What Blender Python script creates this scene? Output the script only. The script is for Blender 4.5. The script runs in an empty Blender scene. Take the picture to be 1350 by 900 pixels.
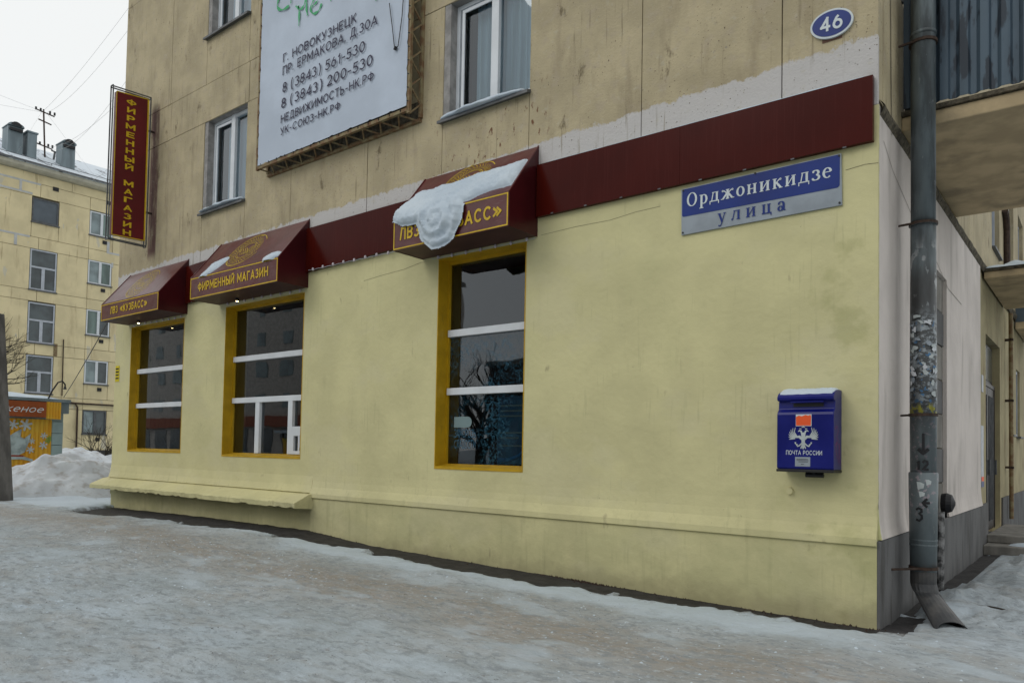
import bpy, math, random
import numpy as np
from mathutils import Vector, Matrix, noise

# ---------------------------------------------------------------- camera, world, sun
scene = bpy.context.scene
col = scene.collection
cam_d = bpy.data.cameras.new("camera")
cam = bpy.data.objects.new("camera", cam_d); col.objects.link(cam)
R_ = Vector((0.78281, 0.62199, 0.01842)); U_ = Vector((0.00677, -0.03812, 0.99925)); F_ = Vector((-0.62223, 0.7821, 0.03405))
F_.normalize(); R_ = (R_ - F_*R_.dot(F_)).normalized(); U_ = R_.cross(F_)
m = Matrix((R_, U_, -F_)).transposed().to_4x4(); m.translation = Vector((1.4398, -6.4864, 1.35))
cam.matrix_world = m
cam_d.sensor_fit = 'HORIZONTAL'; cam_d.sensor_width = 36.0
cam_d.lens = 990.4/1350*36
cam_d.shift_y = (560.46-450)/1350
cam_d.clip_start = .05; cam_d.clip_end = 2000
scene.camera = cam

W = bpy.data.worlds.new("World"); scene.world = W; W.use_nodes = True
wt = W.node_tree; wt.nodes.clear()
sky = wt.nodes.new('ShaderNodeTexSky'); sky.sky_type = 'NISHITA'; sky.sun_disc = False
SUN_EL, SUN_AZ = math.radians(38), math.radians(205)      # azimuth clockwise from +Y: the sun stands behind the camera's left shoulder
sky.sun_elevation = SUN_EL; sky.sun_rotation = SUN_AZ
mixw = wt.nodes.new('ShaderNodeMix'); mixw.data_type = 'RGBA'; mixw.inputs[0].default_value = .93
mixw.inputs[7].default_value = (8.9, 9.05, 8.95, 1)       # high cloud layer over the whole dome
bgw = wt.nodes.new('ShaderNodeBackground'); bgw.inputs[1].default_value = .1
outw = wt.nodes.new('ShaderNodeOutputWorld')
wt.links.new(sky.outputs[0], mixw.inputs[6]); wt.links.new(mixw.outputs[2], bgw.inputs[0]); wt.links.new(bgw.outputs[0], outw.inputs[0])

sun_d = bpy.data.lights.new("sun", 'SUN'); sun = bpy.data.objects.new("sun", sun_d); col.objects.link(sun)
sun_d.energy = .5; sun_d.angle = math.radians(25); sun_d.color = (1, .97, .92)
sd = Vector((math.sin(SUN_AZ)*math.cos(SUN_EL), math.cos(SUN_AZ)*math.cos(SUN_EL), math.sin(SUN_EL)))
sun.rotation_euler = sd.to_track_quat('Z', 'Y').to_euler(); sun.location = (0, -20, 30)

scene.view_settings.view_transform = 'Standard'; scene.view_settings.look = 'None'
scene.view_settings.exposure = .1; scene.view_settings.gamma = 1; scene.view_settings.use_curve_mapping = False
scene.render.engine = 'CYCLES'
scene.cycles.max_bounces = 8; scene.cycles.use_denoising = True

rnd = random.Random(7)

# ---------------------------------------------------------------- materials
class Mat:
    def __init__(s, name, base, rough=.7, amt=.1, sc=3, stretch=(1,1,1), bump=0, bsc=40, spec=.35, metal=0, col2=None, det=6, bdist=.01):
        s.m = bpy.data.materials.new(name); s.m.use_nodes = True
        s.t = s.m.node_tree; s.n = s.t.nodes; s.b = s.n['Principled BSDF']
        s.geo = s.n.new('ShaderNodeNewGeometry'); s.pos = s.geo.outputs['Position']
        sep = s.n.new('ShaderNodeSeparateXYZ'); s.t.links.new(s.pos, sep.inputs[0]); s.X, s.Y, s.Z = sep.outputs
        if col2 is None:
            a = tuple(max(0, c*(1-amt)) for c in base); b = tuple(min(1, c*(1+amt)) for c in base)
        else: a, b = base, col2
        nz = s.noise(sc, stretch, det); r = s.ramp(nz, .35, .65)
        s.c = s.mix(r, a, b)
        s.t.links.new(s.c, s.b.inputs['Base Color'])
        s.b.inputs['Roughness'].default_value = rough; s.b.inputs['Metallic'].default_value = metal
        s.b.inputs['Specular IOR Level'].default_value = spec
        s.nrm = None
        if bump: s.bump(s.noise(bsc), bump, bdist)
    def noise(s, sc, stretch=(1,1,1), det=5, rough=.55, off=0):
        mp = s.n.new('ShaderNodeVectorMath'); mp.operation = 'MULTIPLY_ADD'; mp.inputs[1].default_value = stretch; mp.inputs[2].default_value = (off,)*3
        s.t.links.new(s.pos, mp.inputs[0])
        nz = s.n.new('ShaderNodeTexNoise'); nz.inputs['Scale'].default_value = sc; nz.inputs['Detail'].default_value = det; nz.inputs['Roughness'].default_value = rough
        s.t.links.new(mp.outputs[0], nz.inputs['Vector']); return nz.outputs['Fac']
    def ramp(s, sock, a, b, lo=0, hi=1):
        r = s.n.new('ShaderNodeMapRange'); r.interpolation_type = 'SMOOTHSTEP'
        for i, v in zip((1,2,3,4), (a, b, lo, hi)): r.inputs[i].default_value = v
        s.t.links.new(sock, r.inputs[0]); return r.outputs[0]
    def math(s, op, a, b=0, c=None):
        r = s.n.new('ShaderNodeMath'); r.operation = op
        for i, v in enumerate((a, b) if c is None else (a, b, c)):
            if isinstance(v, (int, float)): r.inputs[i].default_value = v
            else: s.t.links.new(v, r.inputs[i])
        return r.outputs[0]
    def mix(s, f, a, b):
        x = s.n.new('ShaderNodeMix'); x.data_type = 'RGBA'
        for i, v in ((0, f), (6, a), (7, b)):
            if isinstance(v, (int, float)): x.inputs[i].default_value = v
            elif isinstance(v, tuple): x.inputs[i].default_value = (*v, 1)
            else: s.t.links.new(v, x.inputs[i])
        return x.outputs[2]
    def layer(s, color, mask):
        s.c = s.mix(mask, s.c, color); s.t.links.new(s.c, s.b.inputs['Base Color']); return s
    def bump(s, sock, strength, dist=.01):
        b = s.n.new('ShaderNodeBump'); b.inputs['Strength'].default_value = strength; b.inputs['Distance'].default_value = dist
        s.t.links.new(sock, b.inputs['Height'])
        if s.nrm is not None: s.t.links.new(s.nrm, b.inputs['Normal'])
        s.nrm = b.outputs[0]; s.t.links.new(s.nrm, s.b.inputs['Normal']); return s
    def band(s, axis, a, b, soft=.05):      # 1 inside a..b
        return s.math('MULTIPLY', s.ramp(axis, a-soft, a+soft), s.ramp(axis, b-soft, b+soft, 1, 0))

def simple(name, c, rough=.6, **k): return Mat(name, c, rough, **k).m

# ground floor plaster, thick yellow paint with faint green and brown blotches
yp = Mat('yellow_plaster', (.565,.525,.285), .75, amt=.07, sc=1.1, bump=.25, bsc=22, bdist=.012)
yp.layer((.46,.42,.24), yp.math('MULTIPLY', yp.ramp(yp.noise(2.3, (1,1,.35), off=3), .52, .72), .22))
yp.layer((.46,.45,.23), yp.math('MULTIPLY', yp.ramp(yp.noise(1.2, off=9), .55, .75), .2))
yp.layer((.56,.52,.32), yp.math('MULTIPLY', yp.ramp(yp.noise(.8, (1,1,1.6), det=10, rough=.6, off=19), .5, .62), .45))
yp.layer((.37,.35,.19), yp.math('MULTIPLY', yp.ramp(yp.noise(28, (1,1,.07), det=3, off=61), .56, .7), yp.math('MULTIPLY', yp.ramp(yp.noise(1.6, off=62), .45, .65), .35)))
yp.layer((.33,.33,.17), yp.math('MULTIPLY', yp.ramp(yp.Z, .72, .5), yp.math('MULTIPLY', yp.ramp(yp.noise(2.2, det=9, rough=.65, off=71), .3, .6), .35)))
yp.layer((.25,.22,.13), yp.math('MULTIPLY', yp.ramp(yp.noise(34, det=2, off=81), .73, .77), .6))
yp.layer((.30,.30,.12), yp.math('MULTIPLY', yp.math('MULTIPLY', yp.ramp(yp.noise(3.5, off=21), .5, .68), yp.band(yp.X, -.75, .2, .35)), .38))
yp.layer((.26,.25,.13), yp.math('MULTIPLY', yp.math('MULTIPLY', yp.ramp(yp.noise(9, (1,1,.12), off=5), .56, .74), yp.ramp(yp.Z, 1.3, .3)), .35))
yp.layer((.20,.16,.10), yp.math('MULTIPLY', yp.ramp(yp.noise(5, (1,1,.5), off=33), .66, .74), .5))
yp.layer((.16,.13,.08), yp.math('MULTIPLY', yp.ramp(yp.math('ADD', yp.Z, yp.math('MULTIPLY', yp.noise(7), .3)), .42, .18), .35))
yp.bump(yp.noise(2.2, det=3), .5, .05); yp.bump(yp.noise(7, (1,1,.5), det=4, off=8), .16, .015); yp.bump(yp.noise(90), .3, .004)
M_YP = yp.m

# prefabricated panels above: dirty beige, brown flecks, soot streaks, an unpainted primer band at the foot
pn = Mat('beige_panel_paint', (.415,.352,.225), .85, amt=.12, sc=1.6, bump=.35, bsc=45, bdist=.006)
pn.layer((.27,.22,.14), pn.math('MULTIPLY', pn.ramp(pn.noise(4.5, (1,1,.25), off=2), .5, .75), .7))
pn.layer((.38,.32,.24), pn.math('MULTIPLY', pn.ramp(pn.noise(7, off=41), .52, .66), .4))
pn.layer((.13,.10,.055), pn.math('MULTIPLY', pn.ramp(pn.noise(2.6, (1.2,1,.55), det=8, rough=.7, off=12), .60, .69), .85))
pn.layer((.16,.075,.04), pn.math('MULTIPLY', pn.ramp(pn.noise(24, off=7), .68, .73), pn.ramp(pn.noise(1.1, off=15), .48, .6)))
pn.layer((.15,.07,.035), pn.math('MULTIPLY', pn.math('MULTIPLY', pn.ramp(pn.noise(15, (1,1,.5), off=70), .60, .66), pn.band(pn.X, -4.95, -3.3, .1)), pn.band(pn.Z, 4.3, 5.4, .1)))
pn.layer((.115,.06,.05), pn.math('MULTIPLY', pn.math('MULTIPLY', pn.band(pn.X, -12.33, -12.03, .03), pn.ramp(pn.noise(6,(1,1,.3)), .2, .55)), pn.band(pn.Z, 4.75, 7.5, .12)))
edge = pn.math('ADD', pn.Z, pn.math('MULTIPLY', pn.math('SUBTRACT', pn.noise(4.5, det=12, rough=.72, off=4), .5), .30))
edge = pn.math('ADD', edge, pn.math('MULTIPLY', pn.X, -.016))
front = pn.ramp(pn.Y, .04, .02)
pn.layer((.50,.48,.465), pn.math('MULTIPLY', pn.ramp(edge, 4.78, 4.755), front))
pn.layer((.20,.19,.17), pn.math('MULTIPLY', pn.ramp(pn.noise(16, off=50), .66, .72), .7))
pn.layer((.10,.075,.045), pn.math('MULTIPLY', pn.ramp(pn.noise(38, det=3, off=91), .645, .69), pn.ramp(pn.noise(1.7, det=6, off=92), .40, .54)))
pn.layer((.45,.42,.33), pn.math('MULTIPLY', pn.ramp(pn.noise(11, det=9, rough=.7, off=95), .56, .66), .35))
pn.layer((.20,.165,.10), pn.math('MULTIPLY', pn.ramp(pn.noise(20, (1,1,.05), det=3, off=97), .58, .7), pn.math('MULTIPLY', pn.ramp(pn.noise(1.3, off=98), .42, .58), .7)))
pn.bump(pn.noise(38, det=3, off=91), .5, .008); pn.bump(pn.noise(4, det=8, off=8), .5, .03)
M_PN = pn.m

sp = Mat('pinkish_white_plaster', (.60,.545,.505), .8, amt=.06, sc=1.5, bump=.3, bsc=26, bdist=.01)
sp.layer((.30,.27,.24), sp.math('MULTIPLY', sp.ramp(sp.noise(3, (1,1,.2), off=6), .52, .72), .6))
sp.layer((.50,.49,.262), sp.ramp(sp.math('ADD', sp.Y, sp.math('MULTIPLY', sp.noise(7), .05)), .05, .03))
sp.layer((.22,.20,.17), sp.math('MULTIPLY', sp.band(sp.Y, .34, .62, .15), sp.math('MULTIPLY', sp.noise(2,(1,1,.3)), .55)))
sp.bump(sp.noise(2, det=3), .5, .05); M_SP = sp.m
sw = Mat('ochre_side_plaster', (.36,.31,.18), .85, amt=.13, sc=1.8, bump=.3, bsc=30)
sw.layer((.20,.13,.07), sw.math('MULTIPLY', sw.ramp(sw.noise(3, (1,1,.3), off=8), .55, .72), .8)); M_SW = sw.m
gp = Mat('grey_plinth_render', (.115,.115,.115), .85, amt=.22, sc=3, stretch=(1,1,.4), bump=.4, bsc=30)
gp.layer((.05,.045,.04), gp.math('MULTIPLY', gp.ramp(gp.noise(7, (1,1,.15), off=4), .55, .7), .7)); M_GP = gp.m
mo = Mat('dark_joint_mortar', (.10,.085,.06), .95, amt=.4, sc=20, bump=.8, bsc=50, bdist=.02); M_MO = mo.m
M_CORE = simple('joint_backing_concrete', (.20,.17,.12), .95)  # dark concrete of the wall behind the panel joints
M_RED = None
rd = Mat('maroon_gloss_cladding', (.050,.0040,.0020), .2, amt=.08, sc=2, spec=.09)
rd.layer((.075,.012,.010), rd.math('MULTIPLY', rd.ramp(rd.noise(60, (1,1,.03)), .5, .7), .3))
rd.bump(rd.noise(1.3, det=2), .06, .02); M_RED = rd.m
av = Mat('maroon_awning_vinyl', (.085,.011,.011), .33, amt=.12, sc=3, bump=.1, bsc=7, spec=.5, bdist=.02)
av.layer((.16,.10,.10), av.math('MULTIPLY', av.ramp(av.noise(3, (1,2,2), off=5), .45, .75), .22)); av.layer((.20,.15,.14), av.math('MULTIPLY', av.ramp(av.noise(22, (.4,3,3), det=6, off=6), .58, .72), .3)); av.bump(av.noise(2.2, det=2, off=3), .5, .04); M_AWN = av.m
M_AWN_D = simple('shaded_maroon_awning_side', (.045,.004,.006), .3, amt=.15, sc=3)  # same vinyl, the shade of the cheeks put into a darker colour
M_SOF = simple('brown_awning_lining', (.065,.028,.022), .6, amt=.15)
ye = Mat('chrome_yellow_reveal_paint', (.45,.27,.006), .5, amt=.1, sc=5, bump=.12, bsc=30)
ye.layer((.16,.10,.02), ye.math('MULTIPLY', ye.ramp(ye.noise(9, (1,1,.3)), .6, .75), .4)); M_YEL = ye.m
M_GOLD = simple('gold_lettering', (.56,.37,.010), .45, amt=.1, sc=8)
M_GOLD_D = simple('faded_gold_emblem', (.55,.40,.02), .6, amt=.2, sc=20)
M_WF = simple('white_pvc_frame', (.62,.65,.68), .4, amt=.05, sc=4, bump=.03)
M_WF2 = simple('dull_pvc_frame', (.42,.45,.50), .5, amt=.08, sc=5)
M_REV = simple('grey_window_reveal', (.27,.26,.25), .9, amt=.2, sc=7, bump=.4, bsc=40)
M_SILL = simple('grey_tin_sill', (.10,.105,.11), .5, amt=.2, sc=6, metal=.3)
def glass(name, tint=(.5,.55,.55), fres=1.45, amount=.75, frost=None):
    mt = bpy.data.materials.new(name); mt.use_nodes = True; t = mt.node_tree; n = t.nodes; n.clear()
    o = n.new('ShaderNodeOutputMaterial'); mx = n.new('ShaderNodeMixShader'); tr = n.new('ShaderNodeBsdfTransparent'); gl = n.new('ShaderNodeBsdfGlossy')
    tr.inputs[0].default_value = (*tint, 1); gl.inputs['Roughness'].default_value = .015; gl.inputs['Color'].default_value = (.9,.95,1,1)
    fr = n.new('ShaderNodeFresnel'); fr.inputs[0].default_value = fres
    mu = n.new('ShaderNodeMath'); mu.operation = 'MULTIPLY_ADD'; mu.inputs[1].default_value = 1.8; mu.inputs[2].default_value = .02; mu.use_clamp = True
    ge = n.new('ShaderNodeNewGeometry'); nz = n.new('ShaderNodeTexNoise'); nz.inputs['Scale'].default_value = 1.6; nz.inputs['Detail'].default_value = 1
    bp_ = n.new('ShaderNodeBump'); bp_.inputs['Strength'].default_value = .06; bp_.inputs['Distance'].default_value = .03
    t.links.new(ge.outputs['Position'], nz.inputs['Vector']); t.links.new(nz.outputs[0], bp_.inputs['Height']); t.links.new(bp_.outputs[0], gl.inputs['Normal'])
    t.links.new(fr.outputs[0], mu.inputs[0]); t.links.new(mu.outputs[0], mx.inputs[0]); t.links.new(tr.outputs[0], mx.inputs[1]); t.links.new(gl.outputs[0], mx.inputs[2])
    last = mx
    if frost:                               # hoarfrost specks on the pane
        n2 = n.new('ShaderNodeTexNoise'); n2.inputs['Scale'].default_value = 42; n2.inputs['Detail'].default_value = 6; n2.inputs['Roughness'].default_value = .75
        n3 = n.new('ShaderNodeTexNoise'); n3.inputs['Scale'].default_value = 2.4
        t.links.new(ge.outputs['Position'], n2.inputs['Vector']); t.links.new(ge.outputs['Position'], n3.inputs['Vector'])
        r2 = n.new('ShaderNodeMapRange'); r2.inputs[1].default_value = .50; r2.inputs[2].default_value = .57; t.links.new(n2.outputs[0], r2.inputs[0])
        r3 = n.new('ShaderNodeMapRange'); r3.inputs[1].default_value = .40; r3.inputs[2].default_value = .58; t.links.new(n3.outputs[0], r3.inputs[0])
        mm = n.new('ShaderNodeMath'); mm.operation = 'MULTIPLY'; t.links.new(r2.outputs[0], mm.inputs[0]); t.links.new(r3.outputs[0], mm.inputs[1])
        m4 = n.new('ShaderNodeMath'); m4.operation = 'MULTIPLY'; m4.inputs[1].default_value = frost; t.links.new(mm.outputs[0], m4.inputs[0])
        df = n.new('ShaderNodeBsdfDiffuse'); df.inputs[0].default_value = (.05,.16,.24,1)
        m3 = n.new('ShaderNodeMixShader'); t.links.new(m4.outputs[0], m3.inputs[0]); t.links.new(mx.outputs[0], m3.inputs[1]); t.links.new(df.outputs[0], m3.inputs[2]); last = m3
    t.links.new(last.outputs[0], o.inputs[0]); return mt
M_GLS = glass('shop_window_glass', (.45,.5,.5)); M_GLF = glass('frosted_shop_glass', (.45,.5,.5), frost=.45)
M_GLU = glass('flat_window_glass', (.70,.78,.80))
M_DARK = simple('dim_shop_interior', (.035,.033,.032), .9)
M_CURT = simple('pale_curtain', (.50,.60,.66), .9, amt=.15, sc=9, stretch=(1,1,.05))
M_CURD = simple('dark_room', (.06,.07,.07), .9)
M_POST = Mat('blue_shop_poster', (.07,.24,.36), .5, amt=.15, sc=3, col2=(.03,.12,.24)).m
M_BLK = simple('black_plastic', (.012,.012,.014), .5)
M_BLUE = Mat('letterbox_blue_paint', (.003,.006,.115), .3, amt=.2, sc=3, spec=.25, bump=.08, bsc=9, col2=(.008,.012,.15)).m
M_BLUE_S = simple('sign_blue_enamel', (.004,.022,.16), .35, amt=.15, sc=2, spec=.25)
M_SIGNG = Mat('weathered_sign_grey', (.25,.285,.32), .45, amt=.1, sc=4).m
M_WHT = simple('white_sign_paint', (.55,.60,.62), .5, amt=.06)
M_WHTD = simple('off_white_print', (.42,.46,.46), .6, amt=.1, sc=12)
M_OR = simple('orange_sticker', (.80,.10,.02), .5, amt=.1)
M_PINK = simple('pink_marker', (.30,.06,.16), .6)
M_GRN = simple('green_brush_print', (.05,.36,.14), .6, amt=.1)
M_INK = simple('dark_violet_print', (.030,.026,.055), .7)
M_BAN = Mat('banner_cloth', (.45,.51,.60), .65, amt=.06, sc=1.5, bump=.25, bsc=3, bdist=.03).m
M_RUST = Mat('rusty_angle_iron', (.16,.09,.045), .8, amt=.3, sc=12, col2=(.24,.20,.11), bump=.4, bsc=60).m
pi = Mat('galvanised_drainpipe', (.13,.155,.165), .42, amt=.18, sc=5, stretch=(1,1,.3), metal=.35, bump=.08, bsc=12)
pi.layer((.05,.05,.05), pi.math('MULTIPLY', pi.band(pi.Z, 1.70, 2.95, .10), .8))
pst = pi.math('MULTIPLY', pi.band(pi.Z, 1.75, 2.55, .12), pi.ramp(pi.noise(16, (1,1,1.6), det=8, rough=.7), .49, .53))
pi.layer((.25,.28,.30), pst)
pi.layer((.06,.16,.30), pi.math('MULTIPLY', pi.band(pi.Z, 1.7, 2.5, .1), pi.ramp(pi.noise(22, off=31), .61, .64)))
pi.layer((.25,.22,.24), pi.math('MULTIPLY', pi.band(pi.Z, .9, 1.7, .1), pi.ramp(pi.noise(26, off=11), .57, .61)))
pi.layer((.38,.36,.03), pi.math('MULTIPLY', pi.band(pi.Z, 1.72, 1.80, .03), pi.ramp(pi.noise(15, off=2), .5, .54)))
pi.layer((.36,.38,.39), pi.math('MULTIPLY', pi.band(pi.Z, 2.72, 3.15, .12), pi.ramp(pi.noise(6, off=77), .53, .56)))
pi.layer((.17,.075,.03), pi.math('MULTIPLY', pi.ramp(pi.Z, .55, .2), pi.ramp(pi.noise(9, off=3), .5, .65)))
pi.layer((.035,.035,.035), pi.math('MULTIPLY', pi.ramp(pi.noise(7, (1,1,.18), det=7, off=44), .5, .66), pi.ramp(pi.Z, 1.2, 2.0, .2, .65))); pi.layer((.24,.26,.27), pi.math('MULTIPLY', pi.ramp(pi.noise(30, (1,1,.4), det=4, off=45), .66, .7), .5)); M_PIPE = pi.m
M_SPOUT = Mat('rusty_grey_tin', (.045,.047,.05), .5, amt=.25, sc=7, metal=.3, col2=(.085,.082,.08), bump=.15, bsc=14).m
M_BRKT = simple('rusty_bracket', (.045,.028,.02), .8, amt=.3, sc=20)
def snow_mat(name, a, b, sc=2):
    s = Mat(name, a, .75, sc=sc, col2=b, bump=.4, bsc=24, bdist=.02, spec=.2)
    s.b.inputs['Subsurface Weight'].default_value = .0
    s.bump(s.noise(120), .25, .004); return s
M_SNOW = snow_mat('clean_snow', (.46,.535,.61), (.54,.61,.67)).m
sd_ = snow_mat('piled_snow', (.52,.55,.585), (.64,.68,.72)); sd_.layer((.30,.26,.22), sd_.math('MULTIPLY', sd_.ramp(sd_.noise(4, (1,1,2), off=3), .5, .72), .6)); M_PILE = sd_.m
# trodden snow on the pavement
sg = Mat('trodden_snow', (.33,.375,.40), .72, sc=1.2, col2=(.415,.465,.50), bump=.3, bsc=9, bdist=.015, spec=.25, det=9)
lane = sg.math('ABSOLUTE', sg.math('ADD', sg.math('ADD', sg.Y, sg.math('MULTIPLY', sg.noise(.5, off=3), 1.3)), 1.35))
lanem = sg.ramp(lane, 1.15, .1)
sg.layer((.275,.228,.175), sg.math('MULTIPLY', sg.math('MULTIPLY', lanem, sg.ramp(sg.noise(3.2, (.5,1,1), det=12, rough=.72, off=7), .15, .62)), .78))
sg.layer((.40,.47,.53), sg.math('MULTIPLY', sg.ramp(sg.Y, -2.9, -4.2), sg.math('MULTIPLY', sg.ramp(sg.noise(1.4, (.6,1,1), det=9, off=47), .42, .6), .7)))
sg.layer((.29,.275,.245), sg.math('MULTIPLY', sg.ramp(sg.noise(2.1, (.55,1,1), det=13, rough=.74, off=17), .44, .68), .6))
sg.layer((.22,.245,.26), sg.math('MULTIPLY', sg.ramp(sg.noise(14, (.6,1,1), det=8, rough=.7, off=63), .47, .62), .7))
sg.layer((.17,.15,.125), sg.math('MULTIPLY', sg.ramp(sg.noise(17, (.5,1,1), det=9, rough=.7, off=27), .59, .68), .55))
sg.layer((.50,.565,.62), sg.math('MULTIPLY', sg.ramp(sg.noise(26, (.7,1,1), det=7, rough=.7, off=83), .54, .66), .55))
sg.layer((.06,.045,.03), sg.math('MULTIPLY', sg.ramp(sg.noise(55, (.6,1,1), det=3, off=37), .66, .70), .6))
sg.layer((.45,.52,.575), sg.math('MULTIPLY', sg.ramp(sg.noise(1.9, (.6,1,1), det=8, off=57), .56, .66), .5))
fresh = sg.math('MULTIPLY', sg.ramp(sg.math('ADD', sg.Y, sg.math('MULTIPLY', sg.noise(1.6, det=7), .8)), -.75, -.45), sg.ramp(sg.X, .4, -.3))
sg.layer((.48,.55,.61), sg.math('MULTIPLY', fresh, .8))
at_ = sg.n.new('ShaderNodeAttribute'); at_.attribute_name = 'melt_edge'
dd_ = sg.math('ADD', at_.outputs['Fac'], sg.math('MULTIPLY', sg.math('SUBTRACT', sg.noise(13, det=9, rough=.75, off=91), .5), .55))
sg.layer((.13,.12,.11), sg.math('MULTIPLY', sg.ramp(dd_, .20, .03), .75))
sg.layer((.045,.042,.04), sg.math('MULTIPLY', sg.ramp(dd_, .08, -.02), .9))
sg.bump(sg.noise(3.0, (.7,1,1), det=9, rough=.68, off=5), .55, .03); sg.bump(sg.noise(22, (.7,1,1), det=6, rough=.7), .6, .02); sg.bump(sg.noise(90, det=4), .5, .006)
M_GSN = sg.m
a_ = Mat('wet_dark_asphalt', (.026,.024,.024), .75, amt=.35, sc=10, bump=.8, bsc=60, bdist=.01); M_ASP = a_.m
M_CONC = Mat('weathered_concrete', (.20,.19,.17), .9, amt=.25, sc=5, stretch=(1,1,.3), bump=.5, bsc=35).m
fb = Mat('far_block_panel_paint', (.66,.565,.345), .85, amt=.09, sc=.8, bump=.2, bsc=12)
fb.layer((.36,.28,.16), fb.math('MULTIPLY', fb.ramp(fb.noise(1.5, (1,1,.3), off=3), .52, .75), .5))
fb.layer((.30,.22,.12), fb.math('MULTIPLY', fb.ramp(fb.noise(3.5, (1,1,.12), off=13), .6, .72), .6)); fb.layer((.44,.45,.44), fb.math('MULTIPLY', fb.ramp(fb.noise(.9, (1,1.4,.6), off=61), .665, .68), .5)); M_FB = fb.m
M_JNT = simple('far_joint', (.24,.20,.13), .95)
M_PATCH = simple('grey_joint_patch', (.46,.47,.47), .9)
M_DPL = simple('dark_plinth', (.05,.048,.046), .9, amt=.2)
rf = Mat('snowy_slate_roof', (.13,.14,.16), .7, amt=.15, sc=4)
rf.layer((.62,.68,.74), rf.ramp(rf.noise(.8, (.6,2.5,1), det=6), .36, .46)); M_ROOF = rf.m
M_ZINC = Mat('grey_zinc_duct', (.16,.20,.22), .5, amt=.2, sc=2, metal=.3, stretch=(1,1,.2)).m
M_TEAL = Mat('pale_teal_tile', (.24,.32,.32), .5, amt=.08, sc=3).m
ky = Mat('yellow_shutter', (.62,.30,.015), .5, sc=1.3, col2=(.60,.38,.04)); ky.layer((.10,.26,.05), ky.math('MULTIPLY', ky.ramp(ky.noise(1.8, off=5), .64, .68), .8)); M_KY = ky.m
M_KO = simple('orange_kiosk_sign', (.25,.058,.012), .5, amt=.12)
M_OIL = simple('faded_blue_grey_balcony', (.07,.095,.115), .5, amt=.2)
M_BARK = simple('dark_bark', (.045,.038,.03), .95, amt=.3, sc=20)
M_PAPER = simple('white_paper', (.55,.57,.60), .8, amt=.08, sc=20)
M_DOOR = simple('dark_steel_door', (.025,.018,.016), .45, amt=.3, sc=4)
M_DGLS = simple('far_window_glass', (.05,.065,.07), .12, amt=.4, sc=.8, spec=.6)
M_DGLS2 = simple('far_window_pale_curtain', (.20,.25,.26), .3, amt=.25, sc=1.4, spec=.5)
M_DGLS3 = simple('far_window_greenish_curtain', (.12,.17,.155), .25, amt=.35, sc=2, stretch=(1,1,.2), spec=.5)
M_BRD = simple('blue_grey_boarded_pane', (.085,.105,.125), .3, amt=.1, sc=2)
M_LILAC = simple('far_rosy_plaster', (.50,.46,.42), .9, amt=.15)
M_BULB = simple('milky_bulb', (.5,.45,.48), .4)
lm = bpy.data.materials.new('lit_spot_lamp'); lm.use_nodes = True; lb = lm.node_tree.nodes['Principled BSDF']
lb.inputs['Emission Color'].default_value = (1,.78,.35,1); lb.inputs['Emission Strength'].default_value = 9
# corrugated balcony sheet: blue grey with dark run marks along the ribs
cs = Mat('blue_grey_corrugated_sheet', (.06,.088,.115), .5, amt=.2, sc=3, stretch=(1,1,.3), metal=.2)
cs.layer((.018,.022,.03), cs.math('MULTIPLY', cs.ramp(cs.noise(8, (1.3,1,.35), det=5), .52, .6), .8)); M_CORR = cs.m
u_ = Mat('balcony_soffit', (.47,.365,.22), .9, amt=.15, sc=3, bump=.4, bsc=14); u_.layer((.18,.15,.10), u_.math('MULTIPLY', u_.ramp(u_.noise(2,det=9), .5,.7), .6)); M_SOFF = u_.m

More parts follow.
